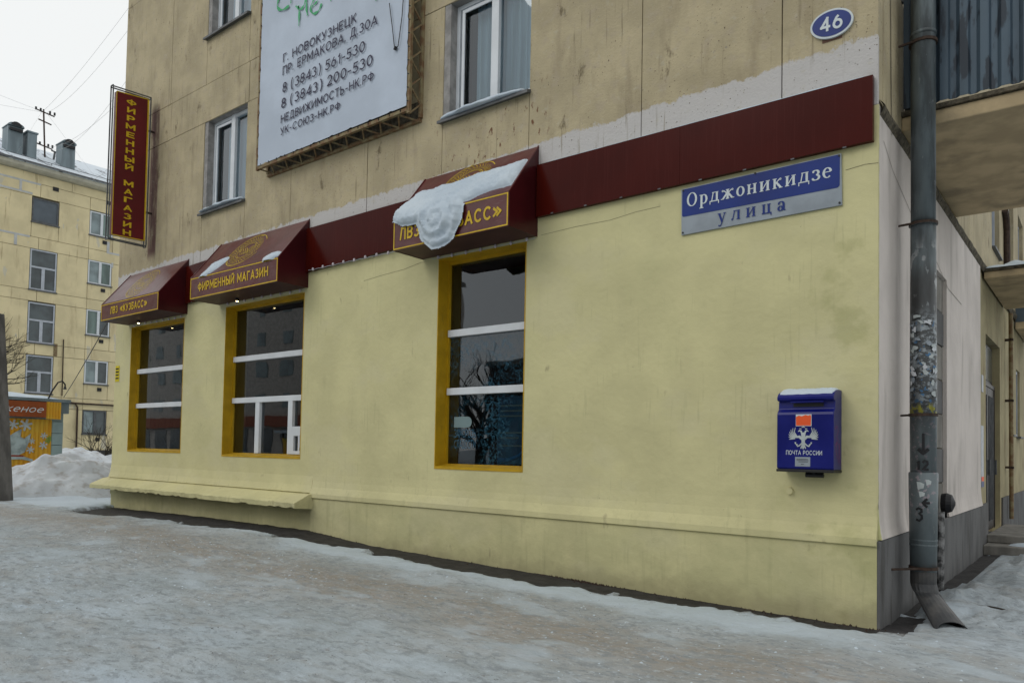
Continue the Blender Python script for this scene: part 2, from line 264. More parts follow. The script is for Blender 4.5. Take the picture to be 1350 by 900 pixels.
# ---------------------------------------------------------------- mesh helpers
class MB:
    def __init__(s): s.v = []; s.f = []
    def add(s, vs, fs):
        o = len(s.v); s.v += [tuple(v) for v in vs]; s.f += [tuple(i+o for i in f) for f in fs]; return s
    def box(s, x0, x1, y0, y1, z0, z1):
        x0, x1 = min(x0,x1), max(x0,x1); y0, y1 = min(y0,y1), max(y0,y1); z0, z1 = min(z0,z1), max(z0,z1)
        return s.add([(x0,y0,z0),(x1,y0,z0),(x1,y1,z0),(x0,y1,z0),(x0,y0,z1),(x1,y0,z1),(x1,y1,z1),(x0,y1,z1)],
              [(0,3,2,1),(4,5,6,7),(0,1,5,4),(1,2,6,5),(2,3,7,6),(3,0,4,7)])
    def prism(s, poly, a, b, axis='x', flip=False):
        # poly: list of 2d points, extruded from a to b along axis
        def P(p, t):
            return {'x': (t,p[0],p[1]), 'y': (p[0],t,p[1]), 'z': (p[0],p[1],t)}[axis]
        n = len(poly); vs = [P(p,a) for p in poly] + [P(p,b) for p in poly]
        fs = [tuple(range(n))[::-1], tuple(range(n,2*n))] + [(i,(i+1)%n,n+(i+1)%n,n+i) for i in range(n)]
        return s.add(vs, fs)
    def tube(s, path, r, n=8, caps=True):
        path = [Vector(p) for p in path]; rs = r if isinstance(r, (list,tuple)) else [r]*len(path)
        vs = []; up = None
        for i, p in enumerate(path):
            a = path[max(i-1,0)]; b = path[min(i+1,len(path)-1)]; d = (b-a).normalized()
            if up is None: up = d.orthogonal().normalized()
            up = (up - d*up.dot(d)).normalized(); w = d.cross(up)
            vs += [p + (up*math.cos(2*math.pi*k/n) + w*math.sin(2*math.pi*k/n))*rs[i] for k in range(n)]
        fs = [(i*n+k, i*n+(k+1)%n, (i+1)*n+(k+1)%n, (i+1)*n+k) for i in range(len(path)-1) for k in range(n)]
        if caps: fs += [tuple(range(n))[::-1], tuple(range((len(path)-1)*n, len(path)*n))]
        return s.add(vs, fs)
    def bar(s, a, b, w): return s.tube([a,b], w*.7071, 4)
    def stroke(s, pts, w, P, closed=False):
        """flat ribbon through 2d pts, width w (number or per point), P maps (u,v)->3d"""
        pts = [Vector(p) for p in pts]; n = len(pts); ws = w if isinstance(w,(list,tuple)) else [w]*n
        L = []; R = []
        for i, p in enumerate(pts):
            a = pts[(i-1)%n] if closed else pts[max(i-1,0)]; b = pts[(i+1)%n] if closed else pts[min(i+1,n-1)]
            d = (b-a).normalized(); q = Vector((-d.y, d.x))*ws[i]/2
            L.append(p+q); R.append(p-q)
        vs = [P(p.x,p.y) for p in L] + [P(p.x,p.y) for p in R]
        m_ = n if closed else n-1
        return s.add(vs, [(i, n+i, n+(i+1)%n, (i+1)%n) for i in range(m_)])
    def poly(s, pts, P): return s.add([P(*p) for p in pts], [tuple(range(len(pts)))])
    def build(s, name, mt, parent=None, smooth=False, bevel=0, loc=None):
        me = bpy.data.meshes.new(name)
        org = Vector(loc) if loc else Vector((0,0,0))
        base = world_loc(parent) + org if parent else org
        me.from_pydata([tuple(Vector(v)-base) for v in s.v], [], s.f); me.validate()
        for mm in (mt if isinstance(mt, (list,tuple)) else [mt]): me.materials.append(mm)
        if smooth: me.shade_smooth() if hasattr(me,'shade_smooth') else None
        o = bpy.data.objects.new(name, me); col.objects.link(o)
        if parent: o.parent = parent
        o.location = org
        if bevel:
            b = o.modifiers.new('bevel','BEVEL'); b.width = bevel; b.segments = 2; b.limit_method = 'ANGLE'; b.angle_limit = math.radians(40)
        return o
def world_loc(o):
    v = Vector((0,0,0))
    while o is not None: v += o.location; o = o.parent
    return v
def thing(name, label, cat, loc=(0,0,0), group=None):
    o = bpy.data.objects.new(name, None); col.objects.link(o); o.location = loc; o.empty_display_size = .1
    o['label'] = label; o['category'] = cat
    if group: o['group'] = group
    return o
def tag(o, label, cat, group=None):
    o['label'] = label; o['category'] = cat
    if group: o['group'] = group
    return o
def setting(o): o['kind'] = 'structure'; return o
def solid(o, th, off=0): md = o.modifiers.new('solid','SOLIDIFY'); md.thickness = th; md.offset = off; return o

def ell(cx, cy, rx, ry, a0=0, a1=360, n=24):
    return [(cx+rx*math.cos(math.radians(a0+(a1-a0)*i/(n-1))), cy+ry*math.sin(math.radians(a0+(a1-a0)*i/(n-1)))) for i in range(n)]
def _bowl(xa, zt, zb): return [(0,zt),(xa,zt)]+ell(xa,(zt+zb)/2,1-xa,(zt-zb)/2,90,-90,12)+[(xa,zb),(0,zb)]
# sans letters as centre lines in a unit box: (advance, straight strokes, curved strokes)
SANS = {
'Г':(.60,[(0,0,0,1),(0,1,1,1)],[]), 'Н':(.76,[(0,0,0,1),(1,0,1,1),(0,.5,1,.5)],[]), 'О':(.88,[],[ell(.5,.5,.5,.5)]),
'В':(.68,[(0,0,0,1)],[_bowl(.5,1,.53),_bowl(.55,.53,0)]), 'К':(.70,[(0,0,0,1),(.1,.48,.95,1),(.35,.62,1,0)],[]),
'У':(.72,[(0,1,.52,.34),(1,1,.40,0),(.40,0,.18,0)],[]), 'З':(.66,[],[ell(.45,.75,.45,.25,155,-90,14),ell(.45,.27,.52,.27,90,-155,14)]),
'Е':(.62,[(0,0,0,1),(0,1,1,1),(0,.5,.9,.5),(0,0,1,0)],[]), 'Ц':(.80,[(0,0,0,1),(.86,0,.86,1),(0,0,1,0),(1,0,1,-.18)],[]),
'П':(.74,[(0,0,0,1),(1,0,1,1),(0,1,1,1)],[]), 'Р':(.66,[(0,0,0,1)],[_bowl(.5,1,.42)]), 'М':(.90,[(0,0,0,1),(1,0,1,1),(0,1,.5,.25),(1,1,.5,.25)],[]),
'А':(.82,[(0,0,.5,1),(1,0,.5,1),(.2,.3,.8,.3)],[]), 'Д':(.82,[(.18,.06,.3,1),(.3,1,.84,1),(.84,1,.84,.06),(0,.04,1,.04),(0,.04,0,-.16),(1,.04,1,-.16)],[]),
'Л':(.76,[(.04,0,.28,1),(.28,1,1,1),(1,1,1,0)],[]), 'Ж':(1.05,[(.5,0,.5,1),(0,1,.44,.52),(0,0,.44,.52),(1,1,.56,.52),(1,0,.56,.52)],[]),
'С':(.80,[],[ell(.55,.5,.55,.5,40,320)]), 'Т':(.68,[(.5,0,.5,1),(0,1,1,1)],[]), 'Ь':(.66,[(0,0,0,1)],[_bowl(.5,.58,0)]),
'Ы':(.88,[(0,0,0,1),(1,0,1,1)],[[(x*.70,z) for x,z in _bowl(.5,.58,0)]]), 'Ю':(1.06,[(0,0,0,1),(0,.5,.34,.5)],[ell(.67,.5,.33,.5)]),
'Ф':(.92,[(.5,-.02,.5,1.02)],[ell(.5,.52,.5,.30)]), 'И':(.78,[(0,0,0,1),(1,0,1,1),(0,.05,1,.95)],[]),
'Й':(.78,[(0,0,0,1),(1,0,1,1),(0,.05,1,.95)],[ell(.5,1.28,.25,.10,180,360,8)]), 'Б':(.68,[(0,0,0,1),(0,1,.9,1)],[_bowl(.5,.57,0)]),
'Ч':(.70,[(1,0,1,1),(0,1,0,.7),(.35,.42,1,.42)],[ell(.35,.68,.35,.26,180,270,8)]),
'0':(.70,[],[ell(.5,.5,.5,.5)]), '1':(.40,[(.2,.80,.8,1),(.8,1,.8,0)],[]), '2':(.66,[(.88,.52,0,0),(0,0,1,0)],[ell(.5,.70,.46,.30,170,-35,14)]),
'3':(.64,[],[ell(.45,.75,.45,.25,155,-90,14),ell(.45,.27,.52,.27,90,-155,14)]), '4':(.70,[(.76,0,.76,1),(.76,1,0,.27),(0,.27,1,.27)],[]),
'5':(.66,[(.92,1,.18,1),(.18,1,.10,.56)],[ell(.43,.31,.55,.31,125,-155,16)]), '6':(.68,[],[ell(.5,.32,.5,.32),[(.03,.36),(.12,.58),(.35,.85),(.62,1.0)]]),
'8':(.66,[],[ell(.5,.76,.42,.24),ell(.5,.27,.5,.27)]), '-':(.46,[(.1,.42,.9,.42)],[]), '(':(.42,[],[ell(1.5,.45,1.6,.85,125,235,10)]), ')':(.42,[],[ell(-.5,.45,1.6,.85,55,-55,10)]),
'.':(.16,[(.5,0,.5,.01)],[]), ',':(.16,[(.5,0,.2,-.12)],[]), '«':(.95,[(.5,.75,.1,.45),(.1,.45,.5,.15),(.95,.75,.55,.45),(.55,.45,.95,.15)],[]), '»':(.95,[(.05,.75,.45,.45),(.45,.45,.05,.15),(.5,.75,.9,.45),(.9,.45,.5,.15)],[]),
'о':(.66,[],[ell(.5,.34,.5,.34)]), 'р':(.64,[(0,-.3,0,.7)],[ell(.45,.34,.55,.34,140,-140,16)]), 'ж':(.86,[(.5,0,.5,.7),(0,.7,.46,.36),(0,0,.46,.36),(1,.7,.54,.36),(1,0,.54,.36)],[]),
'е':(.64,[(.05,.36,.95,.36)],[ell(.5,.34,.5,.34,0,310,18)]), 'н':(.60,[(0,0,0,.7),(1,0,1,.7),(0,.35,1,.35)],[]), ' ':(.32,[],[])}
def text_into(mb, body, P, w, h=None, bold=.02, spacing=1.0, shear=0, cap=.73):
    """fit text: baseline from (0,0); w = total width, h = cap height; strokes lie a hair apart so none share a plane"""
    wt = .10+bold*3; gap = .155*spacing
    tot = sum(SANS[c][0] for c in body)+gap*(len(body)-1); kx = w/tot; ky = h or kx; x = 0; k = 0
    p0 = Vector(P(0,0)); nv = (Vector(P(1,0))-p0).cross(Vector(P(0,1))-p0).normalized()
    for c in body:
        adv, lines, curves = SANS[c]; aw = max(adv-wt, .001)
        cv = lambda q: (x+wt/2+q[0]*aw, wt/2+q[1]*(1-wt))
        items = []
        for (a,b,c_,d) in lines:
            A = Vector(cv((a,b))); B = Vector(cv((c_,d))); e = (B-A).normalized()*wt/2; items.append([A-e, B+e])
        items += [[Vector(cv(q)) for q in cu] for cu in curves]
        for pts in items:
            k += 1; off = nv*(.00022*(k % 9))
            closed = len(pts) > 3 and (pts[0]-pts[-1]).length < 1e-4
            if closed: pts = pts[:-1]
            mb.stroke(pts, wt, lambda u,v,off=off: tuple(Vector(P((u+shear*v)*kx, v*ky))+off), closed=closed)
        x += adv+gap
def frontP(x0, z0, y): return lambda u, v: (x0+u, y, z0+v)
def ell(cx, cy, rx, ry, a0=0, a1=360, n=24):
    return [(cx+rx*math.cos(math.radians(a0+(a1-a0)*i/(n-1))), cy+ry*math.sin(math.radians(a0+(a1-a0)*i/(n-1)))) for i in range(n)]

# ---------------------------------------------------------------- the ground
BX = [-60,-45,-25,-13.5,-10,-7.2,-6,-4.2,-2.9,-1.8,0,3,20]
BZ = [.35,.35,.22,.14,.19,.19,.11,.07,.05,.02,0,0,0]
EX = [-14.2,-13.5,-13.0,-12.5,-12.2,-10.49,-9.64,-8.27,-7.89,-7.1,-6.62,-5.82,-4.75,-3.76,-3.14,-2.71,-2.11,-1.56,-.91,-.29,.01,.3]
EY = [.6,.35,-.35,-.90,-.97,-.80,-.68,-.74,-.66,-.63,-.43,-.22,-.27,-.44,-.37,-.30,-.22,-.22,-.13,-.12,-.06,-.02]
rs = np.random.RandomState(3); LAT = rs.rand(256,256)
def vnoise(x, y, s, o=0):
    x = np.asarray(x)*s+o+500; y = np.asarray(y)*s+o*1.7+500
    xi = np.floor(x).astype(int); yi = np.floor(y).astype(int); fx = x-xi; fy = y-yi; fx = fx*fx*(3-2*fx); fy = fy*fy*(3-2*fy)
    g = lambda a, b: LAT[a%256, b%256]
    return (g(xi,yi)*(1-fx)+g(xi+1,yi)*fx)*(1-fy) + (g(xi,yi+1)*(1-fx)+g(xi+1,yi+1)*fx)*fy - .5
def fbm(x, y, s, o=0, n=4): return sum(vnoise(x, y, s*2**k, o+k*7)*.5**k for k in range(n))
def base_z(x, y):
    b = np.interp(x, BX, BZ)
    return b*np.clip(1-np.clip(-y-2,0,8)/10, .3, 1)
def sstep(t): t = np.clip(t,0,1); return t*t*(3-2*t)
rp_ = random.Random(12); PRINTS = []
for k in range(7):                                               # a few walkers' tracks along the pavement
    x_, y_ = rp_.uniform(-9,-6), rp_.uniform(-4.6,-.9); a_w = rp_.uniform(-.12,.12)
    for i in range(14): PRINTS.append((x_+i*.68+rp_.uniform(-.05,.05), y_+math.sin(a_w)*i*.68+(.11 if i % 2 else -.11), a_w+rp_.uniform(-.15,.15)))
def snow_h(x, y):
    x = np.asarray(x, float); y = np.asarray(y, float); z = base_z(x, y)
    ed = np.interp(x, EX, EY)*np.where(x < -7, 1.12, 1.45) - .03 + fbm(x, y, 3.2, 1)*.22 + fbm(x, y, 14, 5, 2)*.09
    d = ed - y                                                   # >0 on the street side of the melted strip
    bw = sstep((x-.02+fbm(x, y, 5, 17, 3)*.25)/.22); bank = sstep(d/.16+.15)*(1-bw)+bw
    inside = (x > -13.4) & (x < -.02) & (y > .1)
    h = -.05 + bank*.078 + bank*np.where(y > -1.6, .035, .0)*sstep((d)/.45)*sstep((y+1.6)/.8)*(1-.5*bw)
    h = h + fbm(x, y, .8, 11, 3)*.04 + fbm(x, y, 4.5, 21, 3)*.016*bank + fbm(x, y, 17, 31, 2)*.008*bank
    for fx, fy, fa in PRINTS:                                    # shallow boot prints
        near = (np.abs(x-fx) < .3) & (np.abs(y-fy) < .3)
        if near.any():
            u = (x[near]-fx)*math.cos(fa)+(y[near]-fy)*math.sin(fa); v = -(x[near]-fx)*math.sin(fa)+(y[near]-fy)*math.cos(fa)
            q = np.sqrt((u/.15)**2+(v/(.05+.012*np.sign(u)))**2); h[near] += -.011*sstep((1.15-q)/.35)+.005*np.exp(-((q-1.3)/.2)**2)
    # trodden snow in the side lane
    lane = (x > 0) & (y > .2)
    dx = x - (.12 + .25*sstep((y-1.0)/5) + fbm(x, y, 2.3, 41)*.3)
    hl = -.05 + sstep(dx/.15)*.11 + fbm(x, y, 3, 51, 4)*.10+fbm(x, y, 10, 71, 3)*.06
    h = np.where(lane, np.where((x > .22), np.maximum(hl,.0), hl)*sstep((y-.2)/.4)+h*(1-sstep((y-.2)/.4)), h)
    h = np.where((x < -14) | (y < -9), h*.6+.01, h)
    return z + h
def axis(lo, hi, dense_lo, dense_hi, step, grow=1.25):
    a = list(np.arange(dense_lo, dense_hi+1e-6, step)); s = step
    while a[-1] < hi: s *= grow; a.append(a[-1]+s)
    s = step
    while a[0] > lo: s *= grow; a.insert(0, a[0]-s)
    return np.array(a)
def melt_edge(x, y):
    ed = np.interp(x, EX, EY)*np.where(x < -7, 1.12, 1.45) - .03 + fbm(x, y, 3.2, 1)*.22 + fbm(x, y, 14, 5, 2)*.05
    d = ed - y
    return np.where((x > .25) | (y > .6), 5., d)
def grid_mesh(name, xs, ys, hf, mt, mask=None, edge=None):
    X, Y = np.meshgrid(xs, ys, indexing='ij'); Z = hf(X, Y)
    nx, ny = len(xs), len(ys); v = np.stack([X, Y, Z], -1).reshape(-1,3)
    i, j = np.meshgrid(np.arange(nx-1), np.arange(ny-1), indexing='ij'); a = (i*ny+j).ravel()
    q = np.stack([a, a+ny, a+ny+1, a+1], 1)
    if mask is not None:
        cx = (X[:-1,:-1]+X[1:,1:]).ravel()/2; cy = (Y[:-1,:-1]+Y[1:,1:]).ravel()/2; q = q[mask(cx,cy)]
    me = bpy.data.meshes.new(name); me.vertices.add(len(v)); me.vertices.foreach_set('co', v.ravel())
    me.loops.add(q.size); me.loops.foreach_set('vertex_index', q.ravel().astype(np.int32))
    me.polygons.add(len(q)); me.polygons.foreach_set('loop_start', np.arange(0,q.size,4,dtype=np.int32)); me.polygons.foreach_set('loop_total', np.full(len(q),4,dtype=np.int32))
    me.update()
    if edge is not None:
        at = me.attributes.new('melt_edge', 'FLOAT', 'POINT'); at.data.foreach_set('value', edge(X, Y).ravel().astype(np.float32))
    me.validate(); me.materials.append(mt); me.shade_smooth()
    o = bpy.data.objects.new(name, me); col.objects.link(o); return o
xs = axis(-600, 600, -15, 3.2, .035, 1.22); ys = axis(-600, 600, -6.2, 1.0, .035, 1.12)
setting(grid_mesh('snowy_pavement', xs, ys, snow_h, M_GSN, lambda x, y: ~((x > -13.2) & (x < -.15) & (y > .25) & (y < 19)), melt_edge))
setting(grid_mesh('asphalt', np.arange(-15.5,1.6,.06), np.arange(-1.7,.31,.06), lambda x, y: base_z(x,y)+fbm(x,y,6,3)*.012-.10*sstep((np.interp(x,EX,EY)-.22-y)/.25), M_ASP))
setting(grid_mesh('lane_ground', np.arange(-.02,1.3,.08), np.arange(.3,7,.08), lambda x, y: base_z(x,y)-.01+fbm(x,y,6,3)*.02, M_ASP))

# ---------------------------------------------------------------- the corner building
B = thing('apartment_building', 'beige panel apartment block with pale yellow shop front on the street corner', 'building', (-6.7, 8, 0))
XL = -13.47; H1 = 4.2; DEEP = 19.
# shop openings (x0,x1,z0,z1,recess)
OP = [(-12.84,-10.9,1.21,3.52,.14), (-9.61,-7.55,1.18,3.56,.16), (-4.9,-3.56,1.12,3.65,.18)]
def wall_cells(mb, x0, x1, z0, z1, holes, y0, y1):
    xs_ = sorted({x0,x1,*[h[0] for h in holes],*[h[1] for h in holes]}); zs_ = sorted({z0,z1,*[h[2] for h in holes],*[h[3] for h in holes]})
    for a, b in zip(xs_, xs_[1:]):
        run = None
        for c, d in zip(zs_, zs_[1:]):
            cx, cz = (a+b)/2, (c+d)/2
            if any(h[0]<cx<h[1] and h[2]<cz<h[3] for h in holes):
                if run: mb.box(a,b,y0,y1,*run); run = None
            else: run = (run[0], d) if run else (c, d)
        if run: mb.box(a,b,y0,y1,*run)
mb = MB(); wall_cells(mb, XL, 0, .72, H1, OP, 0, .4); mb.build('wall', M_YP, B)
# flared skirting above the plinth, then the plinth itself
mb = MB()
prof = [(.0,.98),(-.006,.88),(-.02,.80),(-.045,.735),(-.055,.71),(-.056,.655),(-.03,.640),(-.028,-.3),(.35,-.3),(.35,.98)]
mb.prism(prof, -7.24, 0, 'x'); mb.build('plinth', M_YP, B)
mb = MB(); mb.prism([(-.0,.95),(-.02,.82),(-.05,.72),(.0,.70),(.02,-.3),(.35,-.3),(.35,.95)], XL, -7.241, 'x'); mb.build('plinth', M_YP, B)
# broken concrete ledge on the left
mb = MB(); n = 70
for i in range(n+1):
    x = XL-.12 + (-7.2-XL+.12)*i/n
    j = lambda k: (rnd.random()-.5)*k
    dpt = -.33 + .004*math.sin(i*.37) + j(.008); low = .518 + j(.006) - (.0 if rnd.random() < .8 else -.015)
    mb.v += [(x,.0,.715+j(.006)),(x,-.10,.695),(x,dpt+.03,.605+j(.01)),(x,dpt,.585+j(.012)),(x,dpt+.005+j(.012),low),(x,.0,.49+j(.01))]
for i in range(n):
    for k in range(5): a = i*6+k; mb.f.append((a,a+1,a+7,a+6))
mb.f += [(0,5,4,3,2,1), tuple(n*6+k for k in range(6))]
mb.build('ledge', M_YP, B)
mb = MB(); mb.box(XL-.02, XL+.25, 0.002, .3, .4, .95); mb.build('plinth', M_YP, B)
# hairline crack in the plaster below the fascia
mb = MB(); pts = [(-6.27,3.56),(-5.9,3.59),(-5.5,3.61),(-5.2,3.655),(-5.14,3.65)]; mb.stroke(pts, .0035, frontP(0,0,-.002)); mb.build('crack', M_MO, B)
mb = MB(); pts = [(-3.37,3.69),(-2.9,3.705),(-2.5,3.70),(-2.2,3.73),(-1.94,3.735)]; mb.stroke(pts, .003, frontP(0,0,-.002)); mb.build('crack', M_MO, B)
mb = MB(); pts = [(-1.5,3.30+.4),(-.9,3.74),(-.5,3.71),(-.2,3.73)]; mb.stroke([(-.25,3.715),(-.1,3.73),(0,3.72)], .0035, frontP(0,0,-.002)); mb.build('crack', M_MO, B)

# shell behind: dark rooms
mb = MB(); mb.box(XL+.32,-.6,3.2,DEEP-.3,.1,16); mb.box(XL+.02,-.02,.42,3.2,4.1,4.3); mb.build('inner_core', M_DARK, B)
mb = MB(); mb.box(XL+.05,-.3,.41,3.2,.2,.5)
for x in (-10.2,-6.2,-2.6): mb.box(x-.08,x+.08,.41,3.2,.5,4.1)
mb.build('shop_interior', M_DARK, B)
# shelves and goods that show dimly behind the glass
mb = MB()
for x0, x1 in ((-12.6,-10.6),(-9.7,-6.6)):
    for z in (.9,1.35,1.8,2.25): mb.box(x0,x1,2.3,2.6,z,z+.03)
mb.build('shop_shelf', M_CONC, B)
mb = MB()
for x0, x1 in ((-12.6,-10.6),(-9.7,-6.6)):
    for z in (.93,1.38,1.83):
        x = x0
        while x < x1-.1:
            h = .2+.14*rnd.random(); mb.tube([(x,2.4,z),(x,2.4,z+h*.6),(x,2.4,z+h*.75),(x,2.4,z+h)],[.035,.035,.014,.014],6); x += .09+.05*rnd.random()
o = mb.build('shop_goods', M_SOF, B); o['kind'] = 'stuff'

def shop_window(k, op, mull):
    x0, x1, z0, z1, d = op
    mb = MB(); t = .012; dd = d+.05
    mb.box(x0, x0+t, -.004, dd, z0, z1); mb.box(x1-t, x1, -.004, dd, z0, z1); mb.box(x0+t, x1-t, -.004, dd, z1-t, z1)
    mb.add([(x0+t,-.006,z0),(x1-t,-.006,z0),(x1-t,-.006,z0+.03),(x0+t,-.006,z0+.03),(x0+t,d,z0+.06),(x1-t,d,z0+.06),(x0+t,d,z0),(x1-t,d,z0)],
           [(0,1,2,3),(3,2,5,4),(0,3,4,6),(1,7,5,2)])
    w = mb.build('shop_window', M_YEL, B)
    a, b, c, e = x0+t, x1-t, z0+.045, z1-t
    f = MB(); f.box(a, a+.022, d-.012, d+.05, c, e); f.box(b-.022, b, d-.012, d+.05, c, e); f.box(a+.022,b-.022,d-.012,d+.05,e-.03,e); f.box(a+.022,b-.022,d-.012,d+.05,c,c+.018)
    f.build('frame', M_YEL, w)
    f = MB()
    for mz in mull: f.box(a+.022, b-.022, d-.03, d+.05, mz-.042, mz+.042)
    return w, f, (a+.022, b-.022, c+.018, e-.03, d)
def pane(w, x0, x1, z0, z1, y, mt): MB().add([(x0,y,z0),(x1,y,z0),(x1,y,z1),(x0,y,z1)], [(0,1,2,3)]).build('pane', mt, w)
# left window
w, f, (a,b,c,e,d) = shop_window(0, OP[0], (2.06, 2.70)); f.build('crossbar', M_WF, w, bevel=.004)
for lo, hi in ((c,2.02),(2.10,2.66),(2.74,e)): pane(w, a,b,lo,hi,d+.02,M_GLS)
MB().box(a+1.62,a+1.84,d+.008,d+.014,1.70,2.0).build('notice', M_TEAL, w)
# middle window with the small hatch
w, f, (a,b,c,e,d) = shop_window(1, OP[1], (2.07, 2.73))
for v in (-8.92+.06, -8.07+.06): f.box(v-.055, v+.055, d-.028, d+.05, c, 2.028)
f.box(-7.955,b,d-.028,d+.05,1.56,1.65); f.build('crossbar', M_WF, w, bevel=.004)
for lo, hi, l, r in ((2.77,e,a,b),(2.11,2.69,a,b),(c,2.03,a,-8.915),(c,2.03,-8.805,-8.065),(1.65,2.03,-7.955,b)): pane(w, l,r,lo,hi,d+.02,M_GLS)
h = MB(); X0, X1, Z0, Z1 = -7.95, -7.60, c, 1.56
h.box(X0,X0+.05,d-.035,d+.04,Z0,Z1); h.box(X1-.05,X1,d-.035,d+.04,Z0,Z1); h.box(X0+.05,X1-.05,d-.035,d+.04,Z1-.05,Z1); h.box(X0+.05,X1-.05,d-.035,d+.04,Z0,Z0+.05); h.box(X0+.155,X0+.19,d-.033,d+.04,Z0+.05,Z1-.05)
h.build('hatch', M_WF, w, bevel=.003)
MB().box(X0+.24,X0+.265,d-.075,d-.03,Z0+.1,Z0+.28).build('hatch_handle', M_WF2, w)
pane(w, X0+.05,X0+.155,Z0+.05,Z1-.05,d+.0,M_GLS); pane(w, X0+.19,X1-.05,Z0+.05,Z1-.05,d+.0,M_GLS)
# right window
w, f, (a,b,c,e,d) = shop_window(2, OP[2], (2.055, 2.76)); f.build('crossbar', M_WF, w, bevel=.004)
pane(w, a,b,2.80,e,d+.02,M_GLS); pane(w, a,b,2.10,2.72,d+.02,M_GLF); pane(w, a,b,c,2.015,d+.02,M_GLF)
# shop poster and the stuck-on notice inside that window
pt = thing('poster', 'blue printed poster standing behind the lower pane of the largest shop window', 'poster', (-3.85,.3,1.2))
MB().box(-4.12,-3.58,.235,.245,1.2,1.98).build('board', M_POST, pt)
mb = MB()
for z, l in ((1.86,.5),(1.80,.42),(1.74,.5),(1.55,.44),(1.49,.3),(1.40,.4)): mb.box(-4.08,-4.08+l*.9,.229,.233,z,z+.018)
mb.build('print', M_TEAL, pt)
mb = MB(); mb.stroke([(-4.11,1.24),(-3.95,1.25),(-3.8,1.30),(-3.68,1.40),(-3.6,1.52)], [.05,.04,.03,.02,.02], frontP(0,0,.228)); mb.build('flourish', simple('bright_blue_print',(.02,.22,.5),.5), pt)
wn = thing('window_notice', 'rounded grey label with rows of thin lettering stuck inside the largest shop window pane', 'notice', (-4.6,.19,1.4))
mb = MB(); pts = [(-4.77,1.62),(-4.55,1.62)]+ell(-4.55,1.685,.065,.065,-90,90,10)+[(-4.77,1.75)]; mb.poly(pts, frontP(0,0,.192)); mb.build('label_plate', simple('grey_green_film',(.16,.23,.24),.6), wn)
mb = MB(); text_into(mb, 'ЗАМОРОЗЬ', frontP(-4.76,1.50,.192), .34, .10, bold=-.005); text_into(mb, 'СЛАДОСТИ', frontP(-4.76,1.37,.192), .34, .10, bold=-.005); mb.build('lettering', simple('dim_blue_film',(.05,.15,.24),.6), wn)

# ---- panels of the upper storeys (front)
core = MB(); GAP = .008
WIN = [(-10.45,-9.17), (-4.89,-3.56)]
VP = [XL,-11.65,-10.45,-9.17,-7.96,-6.26,-4.89,-3.56,-2.16,-.78,0]
VB = [XL,-12.75,-11.60,-10.35,-9.14,-7.96,-6.26,-4.88,-3.58,-2.16,-.78,0]
cache = {}
def panel(x0, x1, z0, z1, parent, mt, y0=0., th=.16):
    MB().box(x0+GAP/2, x1-GAP/2, y0+rnd.uniform(-.003,.003), y0+th, z0+GAP/2, z1-GAP/2).build('wall_panel', mt, parent, bevel=.004)
for k in range(4):
    zb = 4.2 if k == 0 else 3.02*k+4.4; ztop = 6.77+3.02*k; sill = 5.22+3.0*k + (.12 if k == 0 else 0)
    for x0, x1 in zip(VP, VP[1:]):
        iw = [w_ for w_ in WIN if abs(w_[0]-x0) < .01]
        if iw:
            panel(x0, x1, zb, sill if x0 > -9 or k else 5.22, B, M_PN)
        else: panel(x0, x1, zb, ztop, B, M_PN)
    if k < 3:
        for x0, x1 in zip(VB[::2]+[0], VB[::2][1:]+[0]):
            if x1 > x0: panel(x0, x1, ztop, 3.02*(k+1)+4.4, B, M_PN)
# core slab behind the panels with window holes
holes = []
for k in range(4):
    for w_ in WIN: holes.append((w_[0]+.002, w_[1]-.002, 5.22+3.0*k+(.12 if k==0 and w_[0]>-9 else 0), 6.77+3.02*k+.02))
wall_cells(core, XL+.01, -.012, H1, 16.2, holes, .14, .45); core.build('backing_wall', M_CORE, B)
MB().box(XL-.02,.3,-.25,DEEP,16.2,16.45).build('roof', M_CONC, B)
MB().box(XL,XL+.3,.401,DEEP,-.2,16.2).build('wall', M_PN, B)

